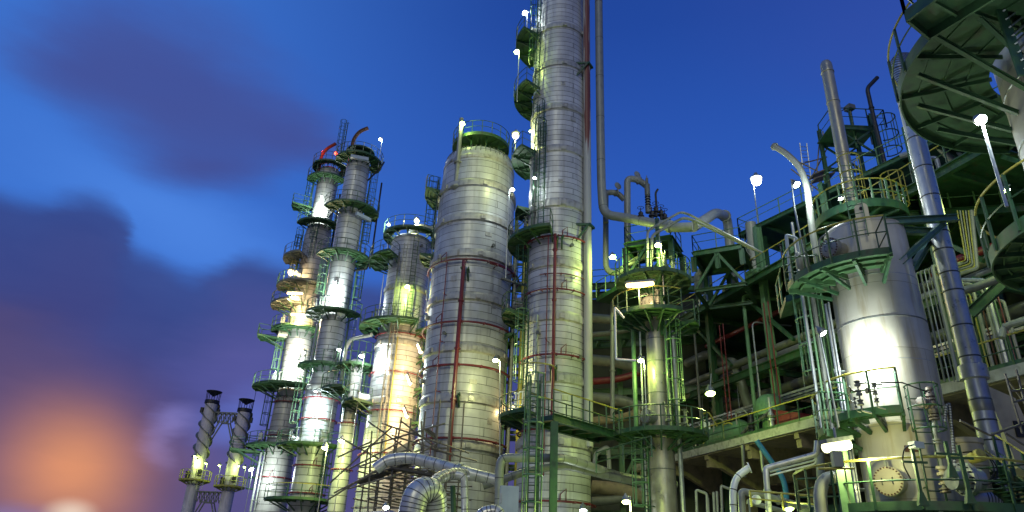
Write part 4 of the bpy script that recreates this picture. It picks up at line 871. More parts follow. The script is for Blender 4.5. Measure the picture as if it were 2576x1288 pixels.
pipe('cross_pipe', [(1262, 700, 46), (1300, 713, 46), (1345, 722, 45)], .1, 'greyd', 'short dark pipe crossing the gap between the broad and the tallest column', 'pipe')
bx_ = at(1313, 775, 43.5); bb_ = thing('grey_vessel_end', bx_, 'grey drum end tucked in the gap left of the tallest column', 'drum'); MB().lathe(bx_[:2], [(.1, bx_[2]-.9), (.45, bx_[2]-.75), (.45, bx_[2]+.6), (.1, bx_[2]+.75)], 20).build('body', M['grey'], bb_, bx_)
# ================================================================== GREEN WALKWAY WITH LADDER
wz = 8.68; w0 = atz(1392, 1050, wz); w1 = atz(1566, 1099, wz); dv = nrm(sub(w1, w0)); nv = (-dv[1], dv[0], 0); WW = 1.5
wk = thing('green_walkway', w0, 'green walkway bridging from the tallest column to the narrow column on one I shaped post', 'walkway'); q0, q1 = add(w0, mul(nv, WW)), add(w1, mul(nv, WW))
m = MB().ibeam(w0, w1, .38, .22, .03); m.ibeam(q0, q1, .38, .22, .03)
for i in range(6): m.beam(lerp(w0, w1, i/5), lerp(q0, q1, i/5), .12, .2)
m.build('girder', M['green'], wk, w0)
MB().slab([w0, w1, q1, q0], wz+.1, wz+.14).build('deck_plate', M['soffit'], wk, w0)
g = MB(); gt = MB(); railing(g, [add(w0, (0, 0, .2)), add(w1, (0, 0, .2))], 1.15, 1.35, .034, gt); railing(g, [add(q0, (0, 0, .2)), add(q1, (0, 0, .2))], 1.15, 1.35, .034, gt)
g.build('railing', M['green'], wk, w0); gt.build('handrail', M['yellow'], wk, w0)
pp = add(w0, (.05, .05, 0)); MB().ibeam((pp[0], pp[1], 0), (pp[0], pp[1], wz-.2), .42, .34, .035, (0, 1, 0)).build('post', M['green'], wk, w0)
lp = atz(1345, 1100, 7.4); free_ladder((lp[0], lp[1], 0), -100, 1., 10.1, 'green caged ladder rising in front of the tallest column beside the I shaped post', rr=.032, cr=.42, mat='green', cmat='greenl', cz=.4)
m = MB().beam((lp[0]+.15, lp[1]+.5, 0), (lp[0]+.15, lp[1]+.5, 9.9), .17, .17); tag(m.build('steel_post', M['green'], None, (lp[0]+.15, lp[1]+.5, 0)), 'square green steel post between the caged ladder and the I shaped post', 'post')
m = MB(); e = atz(1320, 985, 11.3); m.arc((lp[0], lp[1]+.4), .9, 10.6, -2.6, -.2, .035); 
tag(m.build('curved_guard_hoop', M['yellow'], None, (lp[0], lp[1], 10.6)), 'yellow curved guard hoop over the caged ladder head', 'railing')
# ================================================================== SCAFFOLDING
sc = thing('scaffolding', at(960, 1288, 43), 'tangle of brown scaffold tubes and dark boards in front of the cream lit column', 'scaffold'); so = at(960, 1288, 43)
random.seed(5); m = MB(); b0 = at(905, 1290, 42); b1 = at(1110, 1290, 40); dx = nrm(sub(b1, b0)); dx = (dx[0], dx[1], 0); dy = (-dx[1], dx[0], 0)
b0 = (b0[0], b0[1], 0); L = 4.6
for j in (0, 1.6, 3.2):
    for i in range(6):
        x = i*.9; h = zrow(b0[0]+x, b0[1]+j, 1150-i*20)+random.random()*.7
        p = add(b0, add(mul(dx, x), mul(dy, j))); m.bar((p[0], p[1], 2), (p[0], p[1], h), .05, 5)
    for z in (4.2, 5.0, 5.9, 6.7, 7.3): m.bar(add(add(b0, mul(dy, j)), add(mul(dx, -.7+(z-4)*.1), (0, 0, z+random.uniform(-.1, .1)))), add(add(b0, mul(dy, j)), add(mul(dx, L+.8), (0, 0, z+random.uniform(-.1, .2)))), .045, 5)
for i in range(6):
    for z in (4.6, 5.5, 6.2, 7.): p = add(b0, mul(dx, i*.9)); m.bar(add(add(p, mul(dy, -.8)), (0, 0, z)), add(add(p, mul(dy, 4)), (0, 0, z)), .045, 5)
m.build('standard', M['scaf'], sc, so); m = MB()
for a, bb in (((830, 1215), (985, 1075)), ((862, 1105), (990, 1175)), ((925, 1060), (1040, 1140)), ((820, 1260), (1000, 1150)), ((875, 1230), (1030, 1185)), ((1010, 1060), (1100, 1130)), ((985, 1180), (1110, 1110)), ((850, 1150), (935, 1110)), ((960, 1065), (1180, 1140)), ((985, 1095), (1160, 1150)), ((900, 1130), (1120, 1065)), ((1060, 1060), (1065, 1150)), ((935, 1085), (925, 1290)), ((1010, 1050), (985, 1200)), ((870, 1185), (1010, 1110)), ((840, 1240), (960, 1180)), ((1085, 1130), (1200, 1160)), ((1030, 1130), (900, 1175)), ((1000, 1230), (1090, 1180))):
    m.bar(at(*a, 40.2), at(*bb, 40.), .05, 5)
m.build('brace', M['scaf'], sc, so)
for a, bb, cc in (((902, 1216, 42), (1032, 1166, 41), 1.), ((985, 1178, 40), (1085, 1196, 40), .9), ((1070, 1082, 44), (1095, 1100, 44), 1.2)):
    p, q = at(*a), at(*bb); m = MB().beam(p, q, .9*cc, .09)
    m.beam(add(p, (0, .4, .12)), add(q, (0, .4, .12)), .05, .25); m.build('board', M['plank'], sc, so)
m = MB(); p = at(1000, 1150, 43.5); m.hexa([add(p, v) for v in ((-1.1, 0, -1.2), (.7, 0, -.6), (.7, .6, -.6), (-1.1, .6, -1.2), (-.7, 0, .2), (.7, 0, 1.0), (.7, .6, 1.0), (-.7, .6, .2))]); tag(m.build('draped_sheet', M['cream'], None, p), 'pale sheet draped over the scaffold tubes', 'sheet')
# ================================================================== RIGHT HAND VESSEL
c9 = Tower('reactor_vessel', 2236, 925, 20, [(590, 204), (600, 208), (819, 227), (823, 229), (1027, 236), (1116, 240), (1330, 256)],
    'large stained stainless vessel at right with a lamp lit white patch on its shell', 'reactor vessel', M['stainless'], dome=.22, n=96)
c9.seam(795, .014, .022); c9.seam(902, .006, .01, 'galv'); c9.seam(1066, .006, .01, 'galv'); c9.seam(688, .006, .01, 'galv')
c9.plat(714, 2.5, bk=.22, a0=-76, a1=14, top='yellow', label='deck section round the upper manhole', rr=.024, mat='greend'); c9.plat(1064, 1.95, -58, 4, bk=.35, top='yellow', rr=.024, mat='green', label='small middle deck'); c9.plat(1090, 2.2, -100, -60, top='yellow', rr=.024, mat='green')
c9.plat(1300, 3.0, -95, 62, bk=.3, top='yellow', rr=.026)
c9.manhole(-36, 632, .34, 22, 'manhole', 'stack', .5); c9.manhole(-18, 1216, .38, 26, 'manhole', 'cream', .5)
z = c9.z(590); a = c9.tc+math.radians(2)                                # lifting lug
m = MB(); px = c9.pt(4, c9.r(z)*.98, z-1.2); t = (-math.sin(a), math.cos(a), 0); dr = (math.cos(a), math.sin(a), 0); prof = [(-.19, 0), (.19, 0)]+[(.19*math.cos(k*PI/8), 1.55+.19*math.sin(k*PI/8)) for k in range(9)]
for e in (0, .07):
    m.v.extend([add(add(px, mul(dr, e)), add(mul(t, x), (0, 0, y))) for x, y in prof])
n = len(prof); m.f.append(tuple(range(n))); m.f.append(tuple(range(n, 2*n))[::-1]); m.f += [(i, (i+1) % n, n+(i+1) % n, n+i) for i in range(n)]
lug = m.build('lifting_lug', M['stainless'], c9.root, c9.o)
MB().lathe_axis(add(add(px, mul(dr, .06)), (0, 0, 1.53)), dr, [(.06, 0), (.06, .025)], 14).build('eye', M['black'], lug, c9.o)
c9.manhole(-4, 655, .13, 10, 'nozzle', 'stack', .3, False)
c9.ladder(22, 1010, 1300, hoops='green', rr=.02); c9.ladder(-3, 520, 640, cage=False, mat='greenl', rr=.02)
for al, rr in ((-90, .05), (-82, .07), (-75, .03)): c9.riser(al, 720, 1320, rr, 'galv', 'downpipe', .12)
z = c9.z(1180); MB().box(c9.pt(8, c9.r(z)+.02, z+.35), .34, .03, .17, c9.tc+math.radians(8)+PI/2).build('name_plate', M['rust'], c9.root, c9.o)
# bracket arm to the big line
zb = c9.z(600); m = MB(); q = at(2392, 566, 20.2); pA = c9.pt(52, c9.r(zb), zb+.1); q = (q[0], q[1], q[2])
for k, dz in ((0, 0),):
    m.ibeam(c9.pt(30, c9.r(zb)-.05, zb+.0), (q[0]-.1, q[1]-.5, zb+.75), .22, .2, .02); m.ibeam(c9.pt(85, c9.r(zb)-.05, zb+.0), (q[0]+.1, q[1]+.5, zb+.75), .22, .2, .02)
    m.ibeam(c9.pt(45, c9.r(zb)-.02, zb-1.35), (q[0]-.55, q[1]-.5, zb+.55), .18, .18, .02); m.ibeam(c9.pt(80, c9.r(zb)-.02, zb-1.35), (q[0]-.4, q[1]+.5, zb+.55), .18, .18, .02)
m.build('support_bracket', M['greenl'], c9.root, c9.o)
# dome of a second deck behind its head with stack
dk = at(2166, 556, 27); dR = math.hypot(*(sub(atz(2284, 540, dk[2]), dk)[:2])); DKc = dk[:2]
uo = thing('stack_deck', dk, 'round dark green deck with yellow handrail round the foot of the leaning looking stack', 'steel platform')
m = MB().sector(DKc, .6, dR, dk[2]-.04, dk[2]+.03, 0, 2*PI, 48); m.sector(DKc, dR, dR+.05, dk[2]-.28, dk[2]+.1, 0, 2*PI, 48)
for i in range(12): a = i*PI/6; m.beam((DKc[0]+.6*math.cos(a), DKc[1]+.6*math.sin(a), dk[2]-.15), (DKc[0]+dR*math.cos(a), DKc[1]+dR*math.sin(a), dk[2]-.15), .1, .2)
m.build('deck', M['green'], uo, dk)
g = MB(); 
for i in range(18): a = i*PI/9; g.beam((DKc[0]+dR*math.cos(a), DKc[1]+dR*math.sin(a), dk[2]), (DKc[0]+dR*math.cos(a), DKc[1]+dR*math.sin(a), dk[2]+1.1), .06, .06)
g.arc(DKc, dR, dk[2]+.55, 0, 2*PI, .025); g.build('railing', M['greenl'], uo, dk); MB().arc(DKc, dR, dk[2]+1.1, 0, 2*PI, .035, 5).build('handrail', M['yellow'], uo, dk)
MB().lathe(DKc, [(.9, dk[2]-6), (.9, dk[2]-.3)], 32).build('drum', M['green'], uo, dk)
st = at(2111, 337, 28); r = pxw(st, 30)/2; sth = thing('exhaust_stack', (st[0], st[1], 0), 'tall plain round topped metal stack leaning left against the sky', 'stack'); so_ = (st[0], st[1], 0)
zT, zB = zrow(st[0], st[1], 158), zrow(st[0], st[1], 512)
m = MB(); m.lathe(st[:2], [(r*1.05, zB-.5), (r*1.05, zB), (r, zT-.25), (r*.94, zT-.1), (r*.7, zT+.05), (.02, zT+.12)], 36)
[m.lathe(st[:2], [(r+.0, zrow(st[0], st[1], v)-.04), (r+.03, zrow(st[0], st[1], v)-.03), (r+.03, zrow(st[0], st[1], v)+.03), (r, zrow(st[0], st[1], v)+.04)], 36, False) for v in (183, 258, 388)]; m.build('stack_body', M['stack'], sth, so_)
p = at(2146, 520, 26.3); e = (p[0]-.05, p[1], 0); free_ladder((p[0], p[1], 0), -95, zrow(p[0], p[1], 640), zrow(p[0], p[1], 410), 'pale green caged ladder hanging in front of the stack foot', mat='greenl', cmat='yellow', cz=2.0, cr=.45, rr=.026)
p = at(2232, 500, 29); free_ladder((p[0], p[1], 0), -60, zrow(p[0], p[1], 540), zrow(p[0], p[1], 450), 'short yellow caged ladder at the right end of the round stack deck', mat='greenl', cmat='yellow', cz=.3, cr=.5, rr=.028)
pipe('curved_vent', [(2062, 690, 21.5), (2040, 560, 21.5), (2031, 470, 21.5), (2012, 418, 21.6), (1976, 384, 21.8), (1944, 366, 22)], .115, 'grey', 'pale thick bent vent pipe curving left above the vessel', 'vent pipe', .9, 16, flanges=(.985,), fan=10)
# equipment tower above the upper deck
zz = zC; tw = at(2140, 400, 35); tw0 = (tw[0], tw[1], zz); ft = thing('camera_tower', tw0, 'small dark braced frame tower with a top platform on the upper deck beside the stack', 'steel frame')
m = MB(); w = 2.3; h1 = zrow(tw[0], tw[1], 345)
for x in (-w/2, w/2):
    for y in (-.9, .9): m.ibeam((tw[0]+x, tw[1]+y, zz), (tw[0]+x, tw[1]+y, h1+1.1), .2, .2, .03)
for y in (-.9, .9):
    for z in (h1-1.8, h1): m.beam((tw[0]-w/2, tw[1]+y, z), (tw[0]+w/2, tw[1]+y, z), .14, .2)
    m.beam((tw[0]-w/2, tw[1]+y, h1-1.8), (tw[0]+w/2, tw[1]+y, h1), .1, .1); m.beam((tw[0]+w/2, tw[1]+y, h1-1.8), (tw[0]-w/2, tw[1]+y, h1), .1, .1)
m.slab([(tw[0]-w/2-.2, tw[1]-1, 0), (tw[0]+w/2+.3, tw[1]-1, 0), (tw[0]+w/2+.3, tw[1]+1, 0), (tw[0]-w/2-.2, tw[1]+1, 0)], h1+.1, h1+.18); m.build('steel_member', M['green'], ft, tw0)
g = MB(); q = h1+.18; railing(g, [(tw[0]-w/2, tw[1]+.9, q), (tw[0]-w/2, tw[1]-.9, q), (tw[0]+w/2+.9, tw[1]-.9, q), (tw[0]+w/2+.9, tw[1]+.9, q)], 1.3, 1.2, .03); g.build('railing', M['green'], ft, tw0)
p = at(2222, 405, 34); free_ladder((p[0], p[1], 0), -50, zz, zrow(p[0], p[1], 308), 'green caged ladder right of the small braced tower on the upper deck', mat='green', cmat='green', cz=1.4, cr=.6, rr=.036)
cm = at(2137, 272, 34.5); cc = thing('surveillance_camera', cm, 'boxy instrument head on a thin post above the small braced tower', 'camera'); MB().box(cm, .45, .5, .3, .3).build('camera_head', M['greyd'], cc, cm); MB().tube([cm, (cm[0], cm[1], zrow(cm[0], cm[1], 372))], .08, 8).build('post', M['green'], cc, cm); MB().tube(fillet([add(cm, (-.2, 0, 0)), add(cm, (-1., 0, -.6)), add(cm, (-.6, 0, -1.6)), add(cm, (-.3, 0, -2.4))], .6), .03, 5).build('cable', M['black'], cc, cm)
pipe('bent_vent', [(2226, 412, 33), (2204, 323, 33), (2190, 262, 33), (2181, 222, 33), (2207, 195, 33)], .12, 'black', 'black vent pipe with a kinked flared tip right of the stack', 'vent pipe', .3, 12, flanges=(.6,))
m = MB(); A_ = at(2026, 480, 38); B_ = at(2012, 360, 38)
for k in (0, .45): m.bar(add(A_, (k, 0, 0)), (B_[0]+k, B_[1], B_[2]), .035, 5)
for i in range(13): p = lerp(A_, B_, i/13); m.bar(p, add(p, (.45, 0, 0)), .022, 4)
tag(m.build('straight_ladder', M['galv'], None, A_), 'slim aluminium ladder standing against the sky beside the bright lamp', 'ladder')
m = MB()
for a, b in (((1985, 395), (2075, 440)), ((2005, 415), (2080, 395)), ((2040, 450), (2090, 355)), ((2055, 430), (2062, 350)), ((2030, 440), (2075, 465)), ((2076, 452), (2070, 330)), ((1990, 425), (2060, 480))): m.bar(at(*a, 36.5), at(*b, 36.5), .045, 5)
for a, b in (((2040, 445), (2085, 428)), ((2045, 455), (2095, 440))): m.beam(at(*a, 36.2), at(*b, 36.2), .7, .08)
tag(m.build('scaffold_bay', M['scaf'], None, at(2040, 450, 36.5)), 'small scaffold bay with boards between the slim ladder and the stack', 'scaffold')
# ------------------------------------------------------------------ big line at far right
pts = [at(u, v, 20.2) for u, v in ((2256, 195), (2375, 655), (2493, 1120))]; X0 = at(2400, 740, 20.2); r = pxw(X0, 47)/2
ztop, zbot = zrow(X0[0], 20.2, 205), zrow(X0[0], 20.2, 1115)
P = fillet([(X0[0]+3.0, 21.2, ztop+1.35), (X0[0]+.9, 20.6, ztop+1.35), (X0[0], 20.2, ztop+1.0), (X0[0], 20.2, ztop), (X0[0], 20.2, zbot)], .8, 10)
bl = thing('overhead_line', (X0[0], 20.2, 0), 'thick shiny jacketed pipe running down the right side past the vessel', 'pipe'); bo = (X0[0], 20.2, 0)
el = fillet([(X0[0], 20.2, zbot-.0), (X0[0], 20.2, zbot-1.45), (X0[0]-1.5, 20.0, zbot-1.6)], 1.2, 14)
m = MB().tube(P+el[1:], r, 32); nf = len(m.f)
for v in (267, 352, 425, 497, 588, 632, 690, 735, 822, 900, 1008, 1060, 1110): z = zrow(X0[0], 20.2, v); m.lathe(X0[:2], [(r, z-.02), (r+.014, z-.01), (r+.014, z+.02), (r, z+.03)], 32, False)
for i in range(2, len(el)-1): d = nrm(sub(el[i+1], el[i-1])); m.lathe_axis(el[i], d, [(r*1.0, 0), (r*1.03, .01), (r*1.03, .03), (r, .04)], 32)
for i in range(1, len(P)-3): d = nrm(sub(P[i+1], P[i-1])); m.lathe_axis(P[i], d, [(r*1.0, 0), (r*1.03, .01), (r*1.03, .03), (r, .04)], 32)
m.build('pipe_run', M['alu'], bl, bo, mat2=M['seam'], k2=nf)
z = zrow(X0[0], 20.2, 938); MB().lathe(X0[:2], [(r, z-.22), (r*1.32, z-.2), (r*1.32, z+.2), (r, z+.24)], 32, False).build('collar', M['alu'], bl, bo)
z = zrow(X0[0], 20.2, 1020); MB().lathe(X0[:2], [(r+.002, z-.2), (r+.012, z-.18), (r+.012, z+.18), (r+.002, z+.2)], 32, False).build('rusty_band', M['stack'], bl, bo)['label'] = 'rusty brown unjacketed band'
# ------------------------------------------------------------------ tower at the right edge with the large round decks
c10r = 1.83; CX, CY = 12.5, 11.6; zd = 12.72; o10 = (CX, CY, 0)
t10 = thing('clad_tower', o10, 'wide shiny tower at the right edge carrying the large dark green round deck overhead', 'reactor vessel')
MB().lathe((CX, CY), [(c10r, 0), (c10r, 15), (c10r*.98, 15.1), (c10r*.98, 24)], 80).build('shell', M['stainless'], t10, o10)
m = MB(); [m.lathe((CX, CY), [(c10r, z), (c10r+.02, z+.01), (c10r+.02, z+.04), (c10r, z+.05)], 80, False) for z in (9.2, 10.6, 11.9)]; m.build('jacket_seam', M['galv'], t10, o10)
def bigdeck(z, R, a0, a1, ribs, label, frames=True, h=1.1):
    m = MB().sector((CX, CY), c10r+.12, R, z-.02, z+.03, a0, a1, 64); m.sector((CX, CY), R, R+.035, z-.2, z+.1, a0, a1, 64)
    for i in range(ribs+1):
        a = a0+(a1-a0)*i/ribs; m.beam((CX+(c10r+.1)*math.cos(a), CY+(c10r+.1)*math.sin(a), z-.14), (CX+R*math.cos(a), CY+R*math.sin(a), z-.07), .04, .1)
    for i in range(ribs):
        a = a0+(a1-a0)*(i+.5)/ribs; a2 = (a1-a0)/ribs*.46
        for f in (.3, .55, .8): q = c10r+(R-c10r)*f; m.beam((CX+q*math.cos(a-a2), CY+q*math.sin(a-a2), z-.05), (CX+q*math.cos(a+a2), CY+q*math.sin(a+a2), z-.03), .03, .035)
    d = m.build('round_deck', M['greend'], t10, o10); d['label'] = label
    g = MB()
    n = int((a1-a0)/.3)
    for i in range(n+1): a = a0+(a1-a0)*i/n; g.beam((CX+(R+.06)*math.cos(a), CY+(R+.06)*math.sin(a), z-.15), (CX+(R+.06)*math.cos(a), CY+(R+.06)*math.sin(a), z+h), .05, .05)
    g.arc((CX, CY), R+.06, z+h*.5, a0, a1, .02, 4, 48); g.build('railing', M['green'], d, o10); MB().arc((CX, CY), R+.06, z+h, a0, a1, .026, 5, 48).build('handrail', M['yellow'], d, o10)
    return d
bd_ = bigdeck(zd, 3.78, PI*.45, PI*1.22, 6, 'large round deck seen from below')
m = MB()
for (u0, v0), (u1, v1) in (((2309, 188), (2525, 241)), ((2348, 88), (2557, 195)), ((2309, 265), (2520, 285)), ((2466, 45), (2565, 175)), ((2360, 325), (2540, 318))):
    p = atz(u0, v0, zd-.22); a = math.atan2(p[1]-CY, p[0]-CX)+.0; e = (CX+c10r*math.cos(a), CY+c10r*math.sin(a), zd-1.5)
    m.ibeam(p, e, .1, .09, .014)
m.build('strut', M['greend'], t10, o10)
z2 = 6.6
for k in range(80):
    p = atz(2500, 608, z2)
    if math.hypot(p[0]-CX, p[1]-CY) < 3.35 and p[1] < 13: break
    z2 += .02
bigdeck(8.25, 2.85, PI*.62, PI*1.1, 6, 'lower round deck cut by the right edge')
# rectangular landing, lower than the round deck
zl = zd-.55; q = [atz(2277, 34, zl), atz(2333, 80, zl), atz(2600, -90, zl), atz(2480, -120, zl)]
ld = thing('landing', q[0], 'rectangular green landing overlapping the large round deck at top right', 'steel platform')
m = MB().slab(q, zl, zl+.05)
for a, b in zip(q, q[1:]+q[:1]): m.beam(add(a, (0, 0, -.08)), add(b, (0, 0, -.08)), .05, .26)
m.beam(add(lerp(q[0], q[3], .3), (0, 0, -.05)), add(lerp(q[1], q[2], .3), (0, 0, -.05)), .05, .1); m.build('deck', M['greend'], ld, q[0])
g = MB(); railing(g, [add(q[1], (0, 0, 0)), q[0], q[3]], 1.1, .9, .026); g.build('railing', M['green'], ld, q[0])
sr = thing('stair', at(2540, 60, 11), 'open green stair with thin treads at the top right corner', 'stair'); so2 = at(2540, 60, 11)
m = MB()
for k in range(9):
    t = k/8; m.beam(at(2512+t*60, 10+t*165, 10.6), at(2560+t*45, -18+t*150, 10.9), .16, .03)
m.build('tread', M['galv'], sr, so2); m = MB()
m.beam(at(2505, -10, 10.6), at(2575, 190, 10.6), .05, .2); m.beam(at(2550, -40, 10.9), at(2612, 150, 10.9), .05, .2); m.build('stringer', M['green'], sr, so2)
# ------------------------------------------------------------------ upper right framework behind the big line
zD = atz(2350, 527, 1.8); p0 = at(2345, 527, 29); zD = p0[2]; p1 = atz(2590, 511, zD); nD = (.25, .97, 0)
rf = thing('pipe_rack', p0, 'green pipe rack deck with yellow handrail between the thick pipe and the right edge', 'pipe rack')
p00 = add(p0, mul(nrm(sub(p0, p1)), 2.5)); m = MB().slab([p00, p1, add(p1, mul(nD, 10)), add(p00, mul(nD, 10))], zD-.05, zD); m.ibeam(add(p00, (0, 0, -.25)), add(p1, (0, 0, -.25)), .42, .25, .03)
for i in range(6): e = lerp(p00, p1, i/5); m.ibeam(add(e, (0, 0, -.2)), add(add(e, mul(nD, 10)), (0, 0, -.2)), .3, .2, .03)
m.build('deck', M['green'], rf, p0)
g = MB(); gt = MB(); railing(g, [p00, p1], 1.15, 1.1, .03, gt); g.build('railing', M['greenl'], rf, p0); gt.build('handrail', M['yellow'], rf, p0)
m = MB()
for e in (lerp(p00, p1, .12), lerp(p00, p1, .7)):
    m.ibeam((e[0]+.3, e[1]+1, 9), (e[0]+.3, e[1]+1, zD-.4), .35, .3, .03); m.beam((e[0]+.3, e[1]+1, zD-3.5), (e[0]+2.5, e[1]+1.5, zD-.4), .25, .25)
m.build('post', M['green'], rf, p0)
random.seed(3)
for i, (u, v0, v1, r_) in enumerate(((2342, 380, 515, .16), (2364, 400, 512, .1), (2385, 395, 512, .12), (2410, 445, 510, .07), (2425, 430, 508, .1), (2452, 470, 508, .06))):
    a = at(u, v1, 30.5); tag(MB().tube(fillet([a, (a[0], a[1], zrow(a[0], a[1], v0)), (a[0]-.6, a[1]+.6, zrow(a[0], a[1], v0)+.05)], .25), r_, 10).build('deck_riser', M['grey' if i % 2 else 'galv'], None, a), 'short riser pipe standing on the pipe rack deck behind the yellow handrail', 'pipe', 'riser pipes on the pipe rack deck')
pipe('sloping_line', [(2345, 352, 31), (2400, 410, 31), (2480, 478, 31), (2530, 520, 31)], .17, 'grey', 'grey line sloping down right above the pipe rack, lower of two', 'pipe', .5, 12, flanges=(.3,)); pipe('sloping_line', [(2352, 335, 31.5), (2420, 395, 31.5), (2500, 450, 31.5), (2560, 492, 31.5)], .12, 'white', 'thinner pale line sloping down right above the pipe rack, upper of two', 'pipe', .5, 12, flanges=(.45,))
for i, (u, v) in enumerate(((2372, 440), (2398, 470), (2436, 462), (2460, 488), (2350, 470), (2412, 486))):
    p = at(u, v, 29.7); m = MB().lathe((p[0], p[1]), [(.07, p[2]-.5), (.07, p[2]-.15), (.15, p[2]-.12), (.15, p[2]-.05), (.09, p[2]), (.12, p[2]+.1), (.03, p[2]+.2), (.03, p[2]+.4)], 8); m.tube([(p[0]+.13*math.cos(a*.7), p[1]+.13*math.sin(a*.7), p[2]+.4) for a in range(10)], .016, 4)
    tag(m.build('hand_valve', M['galv'], None, p), 'small hand valve on the pipe rack deck above the nested bends', 'valve', 'hand valves on the pipe rack deck')
for i in range(6):        # nested U of small pipes under the deck
    d_ = i*7.5; pipe('nested_pipe', [(2408+d_*.95, 530, 27), (2430+d_*.75, 655+d_*.55, 27), (2385-d_*.3, 668+d_*.9, 27), (2366-d_*.5, 662+d_*.9, 27)], .028 if i < 5 else .09, 'grey' if i % 2 else 'yelgreen', 'bend of small pipes nested one inside another under the pipe rack deck' if i < 5 else 'outermost and thickest of the nested bends under the pipe rack deck', 'pipe', .15, 8, group='nested bends')
for i in range(7):
    u = 2292+i*12; a = at(u+8, 720+i*3, 25.5); r_ = (.025, .025, .04, .025, .025, .08, .025)[i]
    P = [(a[0], a[1], zrow(a[0], a[1], 960)), (a[0], a[1], zrow(a[0], a[1], 690-i*4)), (a[0]+1.3, a[1]+.2, zrow(a[0], a[1], 690-i*4)+.25)]
    tag(MB().tube(fillet(P, .12), r_, 8).build('riser_bundle_pipe', M[('greenl', 'grey', 'greyd', 'galv', 'greyd', 'grey', 'greyd')[i]], None, a), 'slim vertical pipe in the bundle between the vessel and the thick pipe', 'pipe', 'slim pipes between the vessel and the thick pipe')
for i in range(9):
    u = 2455+i*12; a = at(u, 850, 26); r_ = (.04, .03, .07, .03, .05, .1, .04, .03, .06)[i]
    m = MB().tube(fillet([(a[0], a[1], zrow(a[0], a[1], 925)), (a[0], a[1], zrow(a[0], a[1], 700+(i*37 % 60))), (a[0]-.8, a[1]+.8, zrow(a[0], a[1], 700+(i*37 % 60))+.3)], .15), r_, 8)
    tag(m.build('riser_bundle_pipe', M[('grey', 'yelgreen', 'grey', 'rust', 'grey', 'galv', 'greenl', 'red', 'grey')[i]], None, a), 'vertical pipe in the mixed bundle right of the thick pipe, above the concrete edge', 'pipe', 'mixed bundle right of the thick pipe')
pipe('fire_main', [(2340, 690, 28.5), (2420, 648, 27.8), (2510, 618, 27)], .2, 'red', 'thick red fire main crossing behind the nested bends', 'pipe')
pipe('grey_header', [(2400, 735, 24.5), (2440, 728, 24), (2600, 668, 23)], .16, 'greyd', 'dull header below the lower round deck at the right edge', 'pipe', .3)
pipe('grey_header', [(2520, 850, 24), (2526, 820, 24), (2620, 795, 23)], .12, 'grey', 'grey header with an elbow just above the concrete edge at far right', 'pipe', .3, 10, flanges=(.3,))
m = MB().ibeam(at(2440, 790, 25), at(2600, 640, 23.5), .4, .25, .03); m.ibeam(at(2448, 700, 27), at(2470, 930, 27), .3, .3, .03); tag(m.build('diagonal_beam', M['green'], None, at(2448, 700, 27)), 'dark green diagonal beam and its post in the right hand bay', 'beam')
# ------------------------------------------------------------------ valve assembly at the vessel
vp = at(2352, 1040, 18.2); va = thing('control_valve_assembly', vp, 'rusty valve and flange stack standing against the right flank of the vessel', 'valve')
m = MB()
def vsp(u, v, Y=18.2): return at(u, v, Y)
stem = [(2342, 1000), (2346, 1020), (2352, 1085), (2362, 1135), (2372, 1190), (2376, 1230)]
MB().tube([vsp(*q) for q in stem], .05, 10).build('vertical_pipe', M['grey'], va, vp)
for (u, v, rr_, hh, mt) in ((2339, 985, .1, .12, 'valve'), (2342, 1000, .13, .08, 'valve'), (2346, 1025, .12, .18, 'valve'), (2350, 1050, .13, .07, 'valve'), (2358, 1110, .11, .06, 'grey'), (2364, 1145, .12, .08, 'grey'), (2370, 1185, .14, .12, 'cream'), (2374, 1212, .12, .08, 'cream'), (2378, 1234, .13, .06, 'valve')):
    p = vsp(u, v); MB().lathe(p[:2], [(rr_*.6, p[2]-hh), (rr_, p[2]-hh*.9), (rr_, p[2]-hh*.3), (rr_*.5, p[2]-hh*.2), (rr_*.5, p[2]+hh*.2), (rr_, p[2]+hh*.3), (rr_, p[2]+hh*.9), (rr_*.6, p[2]+hh)], 16).build('valve_body', M[mt], va, vp)
p = vsp(2326, 1014); MB().lathe_axis(p, (-.9, -.4, 0), [(.06, -.3), (.06, -.05), (.15, -.04), (.15, .04), (.08, .05), (.08, .1), (.15, .1), (.15, .16), (.04, .18)], 18).build('side_flange', M['valve'], va, vp)
p = vsp(2368, 1034); MB().lathe_axis(p, (.9, -.3, .1), [(.05, -.2), (.11, -.1), (.11, .1), (.05, .2)], 14).build('side_flange', M['grey'], va, vp)
pipe('tracer_pipe', [(2215, 962, 17.6), (2268, 962, 17.6), (2338, 988, 18)], .02, 'black', 'thin instrument tube running right from the middle deck rail to the valve stack', 'pipe', .05, 6, flanges=(.5,))
m = MB(); random.seed(2)
pipe('tracer_hose', [(2376, 1060, 18.0), (2380, 1020, 18.0), (2388, 1015, 18.0), (2398, 1120, 18.0), (2402, 1170, 18)], .035, 'galv', 'white wrapped coil hose beside the valve stack', 'hose', .1, 8, seams=30)
